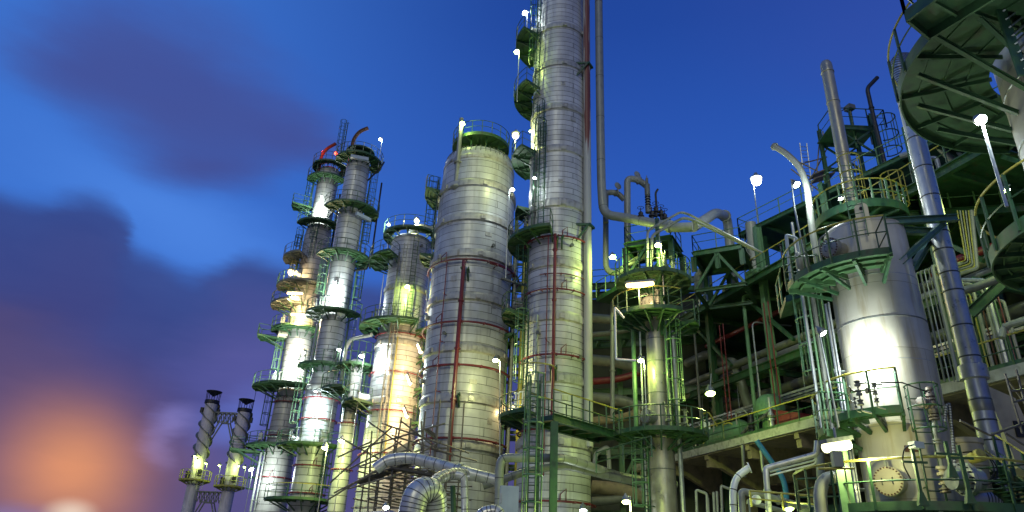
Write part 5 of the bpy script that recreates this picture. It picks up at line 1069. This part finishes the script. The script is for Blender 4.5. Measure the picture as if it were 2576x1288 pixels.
def valves(u, v, Y, label, s=1.):
    p = at(u, v, Y); root = thing('instrument_valve', p, label, 'valve'); m = MB()
    m.tube(fillet([add(p, (.25*s, 0, .22*s)), add(p, (0, 0, .2*s)), add(p, (0, 0, -.45*s)), add(p, (.22*s, 0, -.5*s))], .05), .022*s, 6)
    for z in (.2, -.02, -.25): m.lathe(p[:2], [(.03*s, p[2]+z*s-.08*s), (.07*s, p[2]+z*s-.07*s), (.07*s, p[2]+z*s-.03*s), (.04*s, p[2]+z*s), (.07*s, p[2]+z*s+.03*s), (.07*s, p[2]+z*s+.05*s), (.03*s, p[2]+z*s+.06*s)], 10)
    m.build('body', M['greyd'], root, p); m = MB().lathe_axis(add(p, (-.05*s, 0, 0)), (-1, 0, .1), [(.02*s, 0), (.02*s, .16*s), (.09*s, .16*s), (.09*s, .19*s)], 12); m.build('handwheel', M['black'], root, p)
valves(2160, 985, 17.6, 'double instrument valve on the white lit patch of the vessel, left one', 1.1); valves(2201, 985, 17.7, 'smaller instrument valve on the white lit patch of the vessel, right one', .9)
valves(2151, 1012, 17.5, 'lowest little valve on the vessel just above the middle deck', .5)
gp = at(2305, 1120, 17.2); ga = thing('junction_box', gp, 'blue grey slanted junction box with a black hose on the lower deck rail', 'junction box'); MB().box(gp, .3, .2, .16, .3).build('box', M['panel'], ga, gp); MB().tube(fillet([gp, add(gp, (-.35, -.1, -.05)), add(gp, (-.5, -.1, -.45)), add(gp, (-.3, 0, -.8))], .25), .018, 6).build('hose', M['black'], ga, gp); MB().tube([add(gp, (.06, 0, -.08)), add(gp, (.06, 0, -.9))], .03, 8).build('post', M['green'], ga, gp)
# posts with instruments on the low deck
for i, (u, v0, v1, lab) in enumerate(((2322, 1130, 1270, 'left dark green instrument post on the lower deck'), (2397, 1110, 1200, 'middle dark green instrument post on the lower deck'), (2442, 1120, 1265, 'right dark green instrument post on the lower deck'))):
    a = at(u, v1, 16.8); b_ = (a[0], a[1], zrow(a[0], a[1], v0)); m = MB().beam(a, b_, .07, .07); m.hexa([add(a, v) for v in ((-.12, -.06, -.02), (.12, -.06, -.02), (.12, .06, -.02), (-.12, .06, -.02), (-.045, -.04, .28), (.045, -.04, .28), (.045, .04, .28), (-.045, .04, .28))])
    m.beam(add(b_, (-.3, 0, -.3)), add(b_, (.3, 0, -.3)), .05, .05); tag(m.build('instrument_post', M['green'], None, a), lab, 'post')
mo = at(2424, 1150, 19.5); mt_ = thing('tan_drum', mo, 'tan ribbed drum end beside the elbow of the thick pipe', 'drum'); MB().lathe(mo[:2], [(.5, mo[2]-.9), (.52, mo[2]-.3), (.56, mo[2]-.28), (.56, mo[2]-.1), (.52, mo[2]-.08), (.52, mo[2]+.3), (.56, mo[2]+.32), (.56, mo[2]+.45), (.3, mo[2]+.5)], 28).build('body', M['cream'], mt_, mo)
fl = at(2412, 1205, 17.8); fa = thing('flanged_nozzle', fl, 'big bolted flange pair where the thick pipe meets the vessel', 'flange'); MB().lathe_axis(add(fl, (.25, 0, 0)), (-1, -.15, -.05), [(.26, -.3), (.26, 0), (.4, 0), (.4, .07), (.37, .08), (.4, .09), (.4, .17), (.25, .18), (.25, .5)], 28).build('body', M['galv'], fa, fl)
m = MB(); d_ = nrm((-1, -.15, -.05))
for i in range(16): a = i*PI/8; c_ = add(add(fl, (.25, 0, 0)), (0, .35*math.cos(a), .35*math.sin(a))); m.lathe_axis(sub(c_, mul(d_, .04)), d_, [(.022, 0), (.022, .26)], 6)
m.build('bolt_circle', M['black'], fa, fl)
wv = at(2459, 1148, 17.6); wa = thing('cable_box', wv, 'yellow flanged actuator with looping black cables near the elbow', 'actuator'); MB().lathe_axis(wv, (.3, -1, .2), [(.13, -.2), (.16, 0), (.16, .12), (.05, .16)], 16).build('body', M['yellow'], wa, wv)
for k in range(2): MB().tube(fillet([add(wv, (-.35, 0, .08)), add(wv, (.2, 0, .15)), add(wv, (.4+.1*k, 0, -.3)), add(wv, (.1, 0, -.65-.1*k)), add(wv, (-.4, 0, -.5))], .3), .018, 6).build('cable', M['black'], wa, wv)
# stair at bottom right
sb = thing('stair', at(2500, 1200, 15), 'green stair with yellow handrails falling to the bottom right corner', 'stair'); s_o = at(2500, 1200, 15)
m = MB()
for k in (0, 1.): 
    a, b_ = add(at(2520, 1185, 19), (0, k, 0)), add(at(2640, 1270, 17.5), (0, k, 0)); m.beam(a, b_, .06, .28)
    for j in range(4): e = lerp(a, b_, j/3); m.beam(e, add(e, (0, 0, 1.)), .05, .05)
    m.bar(add(a, (0, 0, .5)), add(b_, (0, 0, .5)), .02)
for j in range(9): a, b_ = at(2520, 1185, 19), at(2640, 1270, 17.5); e = lerp(a, b_, j/9); m.beam(e, add(e, (0, 1., 0)), .24, .03)
m.build('stringer', M['green'], sb, s_o); g = MB(); [g.bar(add(add(at(2520, 1185, 19), (0, k, 0)), (0, 0, 1.)), add(add(at(2640, 1270, 17.5), (0, k, 0)), (0, 0, 1.)), .028, 6) for k in (0, 1.)]; g.build('handrail', M['yellow'], sb, s_o)
# cream box and right scaffold
cb = at(2548, 1095, 22); cx = thing('cream_enclosure', cb, 'tall cream enclosure with a dark window behind the thick pipe', 'cabinet'); MB().hexa([add(cb, v) for v in ((-.1, 0, -1.), (.9, 0, -1.2), (.9, .8, -1.2), (-.1, .8, -1.), (-.5, 0, 1.6), (.4, 0, 1.2), (.4, .8, 1.2), (-.5, .8, 1.6))]).build('body', M['cream'], cx, cb); MB().box(add(cb, (.25, -.04, .2)), .3, .06, .5).build('window', M['black'], cx, cb)
sc2 = at(2550, 1040, 17); m = MB()
for a, b_ in (((2528, 940), (2572, 1090)), ((2556, 930), (2590, 1060)), ((2540, 985), (2600, 975)), ((2546, 1012), (2600, 1000)), ((2415, 1058), (2490, 1095)), ((2490, 1095), (2590, 1060)), ((2530, 1090), (2576, 1120))): m.bar(at(*a, 17), at(*b_, 17), .03, 6)
m.bar(at(2532, 952, 17.1), at(2590, 1030, 17.1), .025, 5); tag(m.build('scaffold_bay', M['scaf'], None, sc2), 'scaffold tubes crossing at the right edge beside the cream enclosure', 'scaffold')
# caged ladder left of the vessel
p = at(2032, 800, 22); free_ladder((p[0], p[1], 0), -110, zrow(p[0], p[1], 945), zrow(p[0], p[1], 690), 'pale green caged ladder left of the large vessel', mat='greenl', cmat='greenl', cz=.0, cr=.42, rr=.024)
p = at(2060, 930, 21); m = MB()
for k, (du, rr_) in enumerate(((0, .05), (14, .035), (26, .07), (38, .03))):
    a = at(2046+du, 930, 21); tag(MB().tube([(a[0], a[1], zrow(a[0], a[1], 1090)), (a[0], a[1], zrow(a[0], a[1], 560+k*40))], rr_, 8).build('conduit', M[('galv', 'greenl', 'greyd', 'greenl')[k]], None, a), 'slim vertical conduit running up beside the caged ladder left of the vessel', 'conduit', 'slim conduits left of the vessel')
lv = thing('side_platform', at(2010, 720, 22), 'small cluttered side deck with conduits hanging left of the upper manhole deck', 'steel platform'); lo = at(2010, 720, 22)
e = at(1975, 745, 22); f_ = atz(2065, 715, e[2]); MB().slab([e, f_, add(f_, (.4, 1.6, 0)), add(e, (.4, 1.6, 0))], e[2]-.22, e[2]).build('deck', M['green'], lv, lo); g = MB(); railing(g, [add(e, (.4, 1.6, 0)), e, f_], 1.1, .8, .024); g.build('railing', M['greenl'], lv, lo)
pipe('conduit_loop', [(1992, 720, 21), (1978, 592, 21), (2003, 600, 21), (2010, 640, 21)], .06, 'panel', 'blue grey square conduit loop above the small side deck', 'conduit', .06, 10)
pa = at(2009, 648, 21); ta = thing('silencer', pa, 'small grey silencer canister under the conduit loop', 'canister'); MB().lathe(pa[:2], [(.05, pa[2]-.5), (.12, pa[2]-.4), (.12, pa[2]+.1), (.05, pa[2]+.2)], 14).build('body', M['grey'], ta, pa)
hb = at(2105, 1155, 17.5); hx = thing('ballast_box', hb, 'grey ballast box under the fluorescent lamp with yellow bars', 'box'); MB().box(hb, .22, .18, .38).build('box', M['grey'], hx, hb); MB().bar(add(hb, (-.5, 0, -.25)), add(hb, (.4, 0, -.2)), .03, 6).build('bar', M['yellow'], hx, hb)
pipe('elbow_pipe', [(2070, 1330, 19), (2062, 1240, 19), (2072, 1205, 19), (2110, 1200, 19)], .17, 'grey', 'pale thick elbow pipe behind the lower deck at left', 'pipe', .5, 16)
m = MB(); a = at(2128, 1290, 18.5); m.beam(a, (a[0], a[1], zrow(a[0], a[1], 1110)), .08, .2); b_ = at(2148, 1290, 18.5); m.beam(b_, (b_[0], b_[1], zrow(b_[0], b_[1], 1110)), .08, .12); tag(m.build('vessel_leg_post', M['greenl'], None, a), 'pale green post lit by the fluorescent lamp left of the lower manhole', 'post')
# ================================================================== LAMPS
def front(c, al, v, g=1.0):            # a spot g metres off a tower's shell
    z = c.z(v); return c.pt(al, c.r(z)+g, z)
c6z = c6.z
lamp(1321, 33, 41, 'w', 260, 'brilliant white lamp beside the tallest column, topmost lamp of all', r=.26, pole=2.2)
lamp(1300, 131, 40.5, 'g', 380, 'greenish lamp under the topmost one left of the tallest column', r=.24, pole=4.5)
lamp(1297, 341, 42, 'y', 520, 'large pale yellow globe lamp between the broad column dome and the tallest column', 'bulkhead', r=.3, pole=[(1296, 380, 42)])
lamp(1163, 311, 45.4, 'g', 190, 'yellowish lamp on the davit post at the dome of the broad column', r=.26, bracket=(1152, 312, 45.6))
lamp(1289, 477, 43.5, 'w', 160, 'white lamp on a tall thin pole between the broad and the tallest column', r=.2, pole=[(1281, 478, 43.5), (1272, 700, 43.5)], prad=.045)
lamp(1048, 555, 56.5, 'y', 380, 'yellow white lamp above the top deck of the cream lit column', r=.3, pole=2.6)
lamp(977, 565, 57, 'w', 420, 'small white lamp on a thin pole left of the cream lit column top', r=.18, pole=9., off=(.5, -1.2, -.6))
lamp(957, 351, 61.5, 'w', 200, 'small white lamp above the right rail of the topmost slender column', r=.22, pole=3.4)
lamp(1025, 721, 54, 'g', 480, 'yellow lamp in the middle of the cream lit column', r=.26, pole=3.)
lamp(1541, 647, 40, 'g', 500, 'yellow lamp at the J bend of the grey pipe', r=.24, bracket=(1552, 656, 40.4))
lamp(1655, 617, 34.5, 'g', 420, 'yellow lamp on a post over the top deck of the narrow column', r=.22, pole=3.)
lamp(1903, 455, 33.5, 'w', 700, 'largest and brightest white lamp on its pole against the open sky', 'bulkhead', r=.32, pole=[(1896, 470, 33.5), (1907, 562, 33.5)])
lamp(2004, 465, 21, 'w', 240, 'tilted white floodlight with a grey hood on a long pole left of the stack', r=.13, aim=(.3, -.45, -.85), pole=[(1990, 452, 21), (1998, 520, 21), (2033, 690, 21)], off=(.25, -.1, -.3), lr=.08)
lamp(2115, 500, 24.5, 'w', 160, 'small white lamp at the foot of the stack', r=.09, bracket=(2140, 492, 25), lr=.06)
lamp(2467, 302, 9.4, 'w', 330, 'dazzling white lamp on a thin pole under the large round deck', r=.09, aim=(0, -.6, -.8), pole=[(2464, 290, 9.4), (2533, 520, 9.4)], prad=.028, lr=.06)
lamp(2533, 479, 22, 'g', 450, 'small yellowish lamp over the pipe rack at the right edge', r=.11, bracket=(2540, 465, 22.5), lr=.08)
lamp(2070, 838, 19.0, 'w', 520, 'hooded white floodlight aimed at the large vessel', r=.13, aim=(.5, -.2, -.8), pole=[(2058, 823, 19.0), (2110, 1075, 19.0)], off=(.85, -.25, -.75), lr=.08)
lamp(2105, 1122, 17.9, 'y', 210, 'elongated fluorescent lamp left of the vessel above the lower deck', 'tube', r=.42, aim=(1, .3, .22), pole=[(2112, 1165, 17.9)], lr=.12, off=(.62, -.15, -.3))
lamp(1787, 990, 36, 'g', 650, 'greenish lamp hanging in the dark bay over the concrete deck', r=.3, bracket=(1789, 940, 36.2))
lamp(1612, 907, 35, 'g', 420, 'yellowish lamp at the corner of the white frame beside the narrow column', r=.2, pole=2.8)
lamp(1575, 1262, 30, 'g', 700, 'yellowish lamp low in the picture beneath the green walkway', r=.2, pole=2.)
lamp(1246, 907, 41.5, 'y', 620, 'greenish lamp on a pole over the right flank of the broad column', r=.2, pole=[(1258, 910, 41.5), (1257, 1290, 41.5)])
lamp(1610, 716, 33.8, 's', 420, 'long warm tube lamp under the round top deck of the narrow column', 'tube', r=.78, aim=(1, .1, .17), bracket=(1640, 700, 34.5), lr=.2)
for (u, v, lab) in ((1056, 877, 'uppermost'), (1029, 955, 'middle'), (1021, 1038, 'lowest')):
    lamp(u, v, 52.5, 's', 1300, lab+' of the three slanted warm tube lamps right of the cream lit column', 'tube', r=.42, aim=(-.45, -.1, .9), lr=.2)
lamp(859, 1109, 54, 'y', 900, 'yellow lamp above and right of its twin near the scaffolding', r=.28, pole=6.); lamp(817, 1127, 54, 'g', 1000, 'greenish lamp below and left of its twin near the scaffolding', r=.28, pole=6.)
lamp(853, 880, 58, 'w', 160, 'white lamp on a pole right of the mid height of the slender column', r=.24, pole=7.); lamp(910, 896, 55, 'w', 200, 'white lamp on a pole at the small caged column', r=.26, pole=7.)
lamp(732, 685, 67.5, 's', 900, 'round warm lamp at the left tip of the highest sodium lit deck', 'bulkhead', r=.38)
lamp(742, 738, 66.5, 's', 2600, 'warm tube lamp under the second sodium lit deck', 'tube', r=.8, aim=(1, .1, .05), lr=.3); lamp(752, 791, 66.5, 's', 2600, 'warm tube lamp under the third sodium lit deck', 'tube', r=.8, aim=(1, .1, .05), lr=.3)
lamp(762, 886, 66.5, 'w', 1800, 'white lamp, right one of two over the white lit deck', r=.28, off=(-.5, .1, -1.)); lamp(729, 887, 67, 'w', 1200, 'white lamp, left one of two over the white lit deck', r=.24, off=(.3, .2, -1.))
lamp(809, 494, 67.6, 'w', 1100, 'small white lamp lighting the upper part of the sodium lit column', r=.17, off=(-.1, .3, -1.2))
lamp(843, 710, 59.8, 'w', 1500, 'small white lamp blazing on the middle of the front slender column', r=.18, off=(.0, .2, -1.1))
lamp(794, 985, 59.3, 'c', 1300, 'bluish white lamp blazing on the lower half of the front slender column', r=.14, off=(0, .2, -1.6), bracket=(800, 975, 60))
lamp(958, 870, 54.6, 'w', 1000, 'white lamp lighting the left flank of the cream lit column', r=.16, off=(-.1, .2, -1.4))
lamp(631, 1181, 66, 'w', 1100, 'cool white lamp on a pole left of the sodium lit column foot', r=.26, pole=7, aim=(.5, -.3, -.8), off=(.6, .3, -.3))
for u, v, lab, W in ((490, 1148, 'left of', 260), (518, 1166, 'right of', 260)): lamp(u, v, 94.0, 'g', W*.3, 'greenish lamp %s the left chimney above its deck' % lab, r=.24, pole=3.2)
for u, v, lab, W in ((552, 1171, 'left of', 320), (615, 1175, 'right of', 320)): lamp(u, v, 94.0, 'g', W*.3, 'greenish lamp %s the right chimney above its deck' % lab, r=.24, pole=3.2)
lamp(495, 1158, 93.7, 'g', 300, 'bulkhead light fixed on the shaft of the left chimney', 'bulkhead', r=.2); lamp(600, 1172, 93.7, 'g', 260, 'bulkhead light fixed on the shaft of the right chimney', 'bulkhead', r=.16)
lamp(1985, 1280, 23, 'g', 120, 'domed lamp at the bottom edge over the yellow rail', r=.15, pole=None); lamp(971, 1277, 31, 'w', 80, 'white floodlight at the bottom edge under the scaffolding', r=.16, aim=(.2, -.5, -.8)); lamp(1467, 1284, 36, 'w', 120, 'white lamp at the bottom edge in front of the tallest column foot', r=.22)
lamp(1290, 1025, 47, 's', 200, 'small warm lamp deep in the gap between the broad and the tallest column', 'bulkhead', r=.14)
lamp(845, 386, 69, 'r', 160, 'round red beacon on top of the sodium lit column', 'bulkhead', r=.24, pole=[(844, 430, 69)], off=(-1.5, -.6, .1))
lamp(1345, 448, 39.4, 'w', 110, 'white lamp tucked beside the ladder of the tallest column', r=.12, off=(-.1, .3, -.5)); lamp(1334, 330, 41.5, 'g', 120, 'greenish wall lamp hugging the left edge of the tallest column', r=.1)
lamp(2548, 420, 11.6, 'w', 120, 'white lamp partly hidden by the right edge below the large round deck', r=.08, off=(.1, -.3, -.1)) if False else None
# ================================================================== GROUND, SKY, DAYLIGHT
tag(MB().slab([(-400, -200, 0), (400, -200, 0), (400, 900, 0), (-400, 900, 0)], -.3, 0).build('ground', M['concrete'], None, (0, 0, 0), False), None, None, None, 'structure')
def azel(u, v):
    d = nrm(ray(u, v)); return (math.atan2(d[0], d[1]), math.asin(d[2]))
W = bpy.data.worlds.new('World'); bpy.context.scene.world = W; W.use_nodes = True; nt = W.node_tree; nt.nodes.clear()
tc = N(nt, 'ShaderNodeTexCoord'); sp = N(nt, 'ShaderNodeSeparateXYZ'); nt.links.new(tc.outputs['Generated'], sp.inputs[0])
az = mathn(nt, 'ARCTAN2', sp.outputs[0], sp.outputs[1]); el = mathn(nt, 'ARCSINE', sp.outputs[2])
cb = N(nt, 'ShaderNodeCombineXYZ'); nt.links.new(az, cb.inputs[0]); nt.links.new(el, cb.inputs[1])
ns = N(nt, 'ShaderNodeTexNoise'); ns.inputs['Scale'].default_value = 3.2; ns.inputs['Detail'].default_value = 5; ns.inputs['Roughness'].default_value = .5
mp = N(nt, 'ShaderNodeMapping'); mp.inputs['Rotation'].default_value = (0, 0, math.radians(28)); mp.inputs['Scale'].default_value = (.7, 1.8, 1); nt.links.new(cb.outputs[0], mp.inputs[0]); nt.links.new(mp.outputs[0], ns.inputs[0])
wv = N(nt, 'ShaderNodeVectorMath', operation='MULTIPLY_ADD'); wv.inputs[1].default_value = (.13, .11, 0)
sb_ = N(nt, 'ShaderNodeVectorMath', operation='SUBTRACT'); sb_.inputs[1].default_value = (.5, .5, .5); nt.links.new(ns.outputs[1], sb_.inputs[0])
nt.links.new(sb_.outputs[0], wv.inputs[0]); nt.links.new(cb.outputs[0], wv.inputs[2]); nf_ = N(nt, 'ShaderNodeTexNoise'); nf_.inputs['Scale'].default_value = 5.; nf_.inputs['Detail'].default_value = 8; nf_.inputs['Roughness'].default_value = .6
mf_ = N(nt, 'ShaderNodeMapping'); mf_.inputs['Rotation'].default_value = (0, 0, math.radians(14)); mf_.inputs['Scale'].default_value = (.9, 3.2, 1); nt.links.new(cb.outputs[0], mf_.inputs[0]); nt.links.new(mf_.outputs[0], nf_.inputs[0])
sf_ = N(nt, 'ShaderNodeVectorMath', operation='SUBTRACT'); sf_.inputs[1].default_value = (.5, .5, .5); nt.links.new(nf_.outputs[1], sf_.inputs[0])
wf_ = N(nt, 'ShaderNodeVectorMath', operation='MULTIPLY_ADD'); wf_.inputs[1].default_value = (.10, .045, 0); nt.links.new(sf_.outputs[0], wf_.inputs[0]); nt.links.new(wv.outputs[0], wf_.inputs[2])
WP = wf_.outputs[0]
def blob(u, v, du, dv, rot, k0=0., k1=1., warped=True):
    """soft ellipse in azimuth/elevation; du, dv half sizes in survey pixels"""
    a, e = azel(u, v); t = math.radians(-rot); h = 20.
    ax = [(q-p)/h for p, q in zip((a, e), azel(u+h*math.cos(t), v+h*math.sin(t)))]; ay = [(q-p)/h for p, q in zip((a, e), azel(u-h*math.sin(t), v+h*math.cos(t)))]
    ax = [k*du for k in ax]; ay = [k*dv for k in ay]; D_ = ax[0]*ay[1]-ax[1]*ay[0]
    sv = N(nt, 'ShaderNodeVectorMath', operation='SUBTRACT'); nt.links.new(WP if warped else cb.outputs[0], sv.inputs[0]); sv.inputs[1].default_value = (a, e, 0)
    dts = []
    for w in ((ay[1]/D_, -ay[0]/D_, 0), (-ax[1]/D_, ax[0]/D_, 0)):
        dn = N(nt, 'ShaderNodeVectorMath', operation='DOT_PRODUCT'); nt.links.new(sv.outputs[0], dn.inputs[0]); dn.inputs[1].default_value = w; dts.append(dn.outputs['Value'])
    c_ = N(nt, 'ShaderNodeCombineXYZ'); nt.links.new(dts[0], c_.inputs[0]); nt.links.new(dts[1], c_.inputs[1])
    l = N(nt, 'ShaderNodeVectorMath', operation='LENGTH'); nt.links.new(c_.outputs[0], l.inputs[0])
    r = N(nt, 'ShaderNodeMapRange', interpolation_type='SMOOTHSTEP'); r.inputs[1].default_value = k1; r.inputs[2].default_value = k0; nt.links.new(l.outputs['Value'], r.inputs[0]); return r.outputs[0]
# clear dusk sky: elevation ramp, lighter to the west (left)
e1 = N(nt, 'ShaderNodeMapRange'); e1.inputs[1].default_value = 0; e1.inputs[2].default_value = math.radians(60); nt.links.new(el, e1.inputs[0])
base = ramp(nt, e1.outputs[0], [(0, srgb(68, 116, 218)), (.30, srgb(60, 108, 208)), (.52, srgb(47, 94, 192)), (.72, srgb(36, 76, 166)), (1, srgb(28, 62, 142))])
west = N(nt, 'ShaderNodeMapRange', interpolation_type='SMOOTHSTEP'); west.inputs[1].default_value = math.radians(5); west.inputs[2].default_value = math.radians(-42); nt.links.new(az, west.inputs[0])
base = mixc(nt, mathn(nt, 'MULTIPLY', west.outputs[0], .7), base, srgb(70, 130, 226))
base = mixc(nt, mathn(nt, 'MULTIPLY', blob(480, 590, 380, 130, -25, .0, 1.5), .6), base, srgb(88, 148, 244))
base = mixc(nt, mathn(nt, 'MULTIPLY', blob(2300, 40, 600, 240, 0, .0, 1.5), .35), base, srgb(62, 80, 170))
# high violet cloud
cl = blob(460, 215, 400, 190, -22, .2, 1.35); cl2 = blob(720, 315, 230, 85, -26, .0, 1.4); cl3 = blob(540, 400, 170, 100, -6, .0, 1.4); cl4 = blob(270, 150, 250, 150, -12, 0, 1.4)
inv = lambda x: mathn(nt, 'SUBTRACT', 1., x)
mx = inv(mathn(nt, 'MULTIPLY', mathn(nt, 'MULTIPLY', inv(cl), inv(cl2)), mathn(nt, 'MULTIPLY', inv(cl3), inv(cl4))))
cc_ = mixc(nt, ns.outputs[0], srgb(64, 86, 166), srgb(76, 84, 148))
base = mixc(nt, mathn(nt, 'MULTIPLY', blob(300, 0, 260, 60, 0, .0, 1.6), .35), base, srgb(60, 104, 196))
base = mixc(nt, mathn(nt, 'MULTIPLY', mx, .92), base, cc_)
# big low bank: edge height as a curve over azimuth
edge = [(-60, 455), (0, 482), (90, 502), (180, 492), (260, 500), (320, 545), (345, 620), (400, 650), (490, 686), (560, 672), (640, 640), (700, 655), (780, 690), (900, 700)]
pe = [azel(*q) for q in edge]; a_lo, a_hi = math.radians(-60), math.radians(10); e_hi = math.radians(60)
fc = N(nt, 'ShaderNodeFloatCurve'); cv = fc.mapping.curves[0]
pts_ = [(0., pe[0][1]/e_hi)]+[((a-a_lo)/(a_hi-a_lo), e/e_hi) for a, e in pe]+[(1., pe[-1][1]/e_hi*.8)]
pts_ = sorted(pts_)
while len(cv.points) < len(pts_): cv.points.new(.5, .5)
for q, (x, y) in zip(cv.points, pts_): q.location = (x, y)
fc.mapping.update()
sw = N(nt, 'ShaderNodeSeparateXYZ'); nt.links.new(WP, sw.inputs[0])
wv2 = N(nt, 'ShaderNodeVectorMath', operation='MULTIPLY_ADD'); wv2.inputs[1].default_value = (.07, .05, 0); nt.links.new(sb_.outputs[0], wv2.inputs[0]); nt.links.new(cb.outputs[0], wv2.inputs[2]); wv3 = N(nt, 'ShaderNodeVectorMath', operation='MULTIPLY_ADD'); wv3.inputs[1].default_value = (.06, .03, 0); nt.links.new(sf_.outputs[0], wv3.inputs[0]); nt.links.new(wv2.outputs[0], wv3.inputs[2]); nt.links.new(wv3.outputs[0], sw.inputs[0])
nx = N(nt, 'ShaderNodeMapRange'); nx.inputs[1].default_value = a_lo; nx.inputs[2].default_value = a_hi; nt.links.new(sw.outputs[0], nx.inputs[0]); nt.links.new(nx.outputs[0], fc.inputs['Value'])
dlt = mathn(nt, 'SUBTRACT', mathn(nt, 'MULTIPLY', fc.outputs[0], e_hi), sw.outputs[1])
bank = N(nt, 'ShaderNodeMapRange', interpolation_type='SMOOTHSTEP'); bank.inputs[1].default_value = -.012; bank.inputs[2].default_value = .03; nt.links.new(dlt, bank.inputs[0])
dp = N(nt, 'ShaderNodeMapRange'); dp.inputs[1].default_value = 0; dp.inputs[2].default_value = .34; nt.links.new(dlt, dp.inputs[0])
bc = ramp(nt, dp.outputs[0], [(0, srgb(60, 86, 158)), (.16, srgb(63, 80, 148)), (.45, srgb(74, 78, 140)), (.7, srgb(82, 80, 134)), (1, srgb(88, 84, 140))])
bc = mixc(nt, mathn(nt, 'MULTIPLY', blob(640, 1000, 220, 240, 0, .1, 1.3), .5), bc, srgb(108, 110, 190))
bc = mixc(nt, mathn(nt, 'MULTIPLY', blob(450, 1050, 90, 60, 20, .0, 1.2), .7), bc, srgb(150, 148, 226))
bc = mixc(nt, mathn(nt, 'MULTIPLY', blob(430, 1130, 60, 60, 0, .0, 1.3), .6), bc, srgb(150, 150, 230))
bc = mixc(nt, mathn(nt, 'MULTIPLY', blob(620, 1040, 130, 90, 20, .0, 1.2), .5), bc, srgb(120, 145, 240))
bc = mixc(nt, mathn(nt, 'MULTIPLY', blob(-60, 840, 260, 150, -10, .0, 1.3), .6), bc, srgb(92, 78, 118))
# sunset glow low on the left
bc = mixc(nt, mathn(nt, 'MULTIPLY', blob(170, 1190, 500, 400, 0, .0, 1.0, False), .9), bc, srgb(138, 98, 112))
gl_ = blob(185, 1180, 350, 330, 0, .0, 1., False)
bc = mixc(nt, mathn(nt, 'MULTIPLY', mathn(nt, 'MULTIPLY', gl_, gl_), .97), bc, srgb(228, 154, 116))
bc = mixc(nt, mathn(nt, 'MULTIPLY', blob(20, 1290, 170, 60, 0, .1, 1.3), .8), bc, srgb(150, 130, 180))
bc = mixc(nt, mathn(nt, 'MULTIPLY', blob(178, 1292, 75, 42, 0, .0, 1.2, False), .9), bc, srgb(252, 226, 205))
mq = N(nt, 'ShaderNodeMapping'); mq.inputs['Rotation'].default_value = (0, 0, math.radians(6)); mq.inputs['Scale'].default_value = (1.6, 5, 1); nt.links.new(WP, mq.inputs[0])
nq = N(nt, 'ShaderNodeTexNoise'); nq.inputs['Scale'].default_value = 1.6; nq.inputs['Detail'].default_value = 4; nq.inputs['Roughness'].default_value = .55; nt.links.new(mq.outputs[0], nq.inputs[0])
bc = mixc(nt, 1., bc, ramp(nt, nq.outputs[0], [(.3, (.80, .85, .92, 1)), (.7, (1.14, 1.08, 1.03, 1))]), 'MULTIPLY')
sky = mixc(nt, bank.outputs[0], base, bc)
bg = N(nt, 'ShaderNodeBackground'); nt.links.new(sky, bg.inputs[0]); bg.inputs[1].default_value = .9
ow = N(nt, 'ShaderNodeOutputWorld'); nt.links.new(bg.outputs[0], ow.inputs[0])
# added fill in place of plant glow, broad soft sun from behind the left shoulder
sl = bpy.data.lights.new('sun', 'SUN'); sl.energy = .68; sl.angle = math.radians(20); sl.color = (1., 1., .66)
so3 = bpy.data.objects.new('sun', sl); C.objects.link(so3); so3.rotation_euler = (math.radians(64), 0, math.radians(-14))
cam = bpy.data.cameras.new('camera'); cam.sensor_width = 36; cam.lens = F/2576*36; cam.clip_end = 3000; cam.clip_start = .1
co = bpy.data.objects.new('camera', cam); C.objects.link(co); bpy.context.scene.camera = co
from mathutils import Matrix
co.matrix_world = Matrix(((CR[0], CU[0], -CF[0], 0), (CR[1], CU[1], -CF[1], 0), (CR[2], CU[2], -CF[2], CZ), (0, 0, 0, 1)))
s = bpy.context.scene; s.view_settings.view_transform = 'Standard'; s.view_settings.look = 'None'; s.view_settings.exposure = 0; s.view_settings.gamma = 1
s.cycles.use_light_tree = True; s.cycles.sample_clamp_indirect = 3.; s.cycles.max_bounces = 5; s.cycles.use_denoising = True
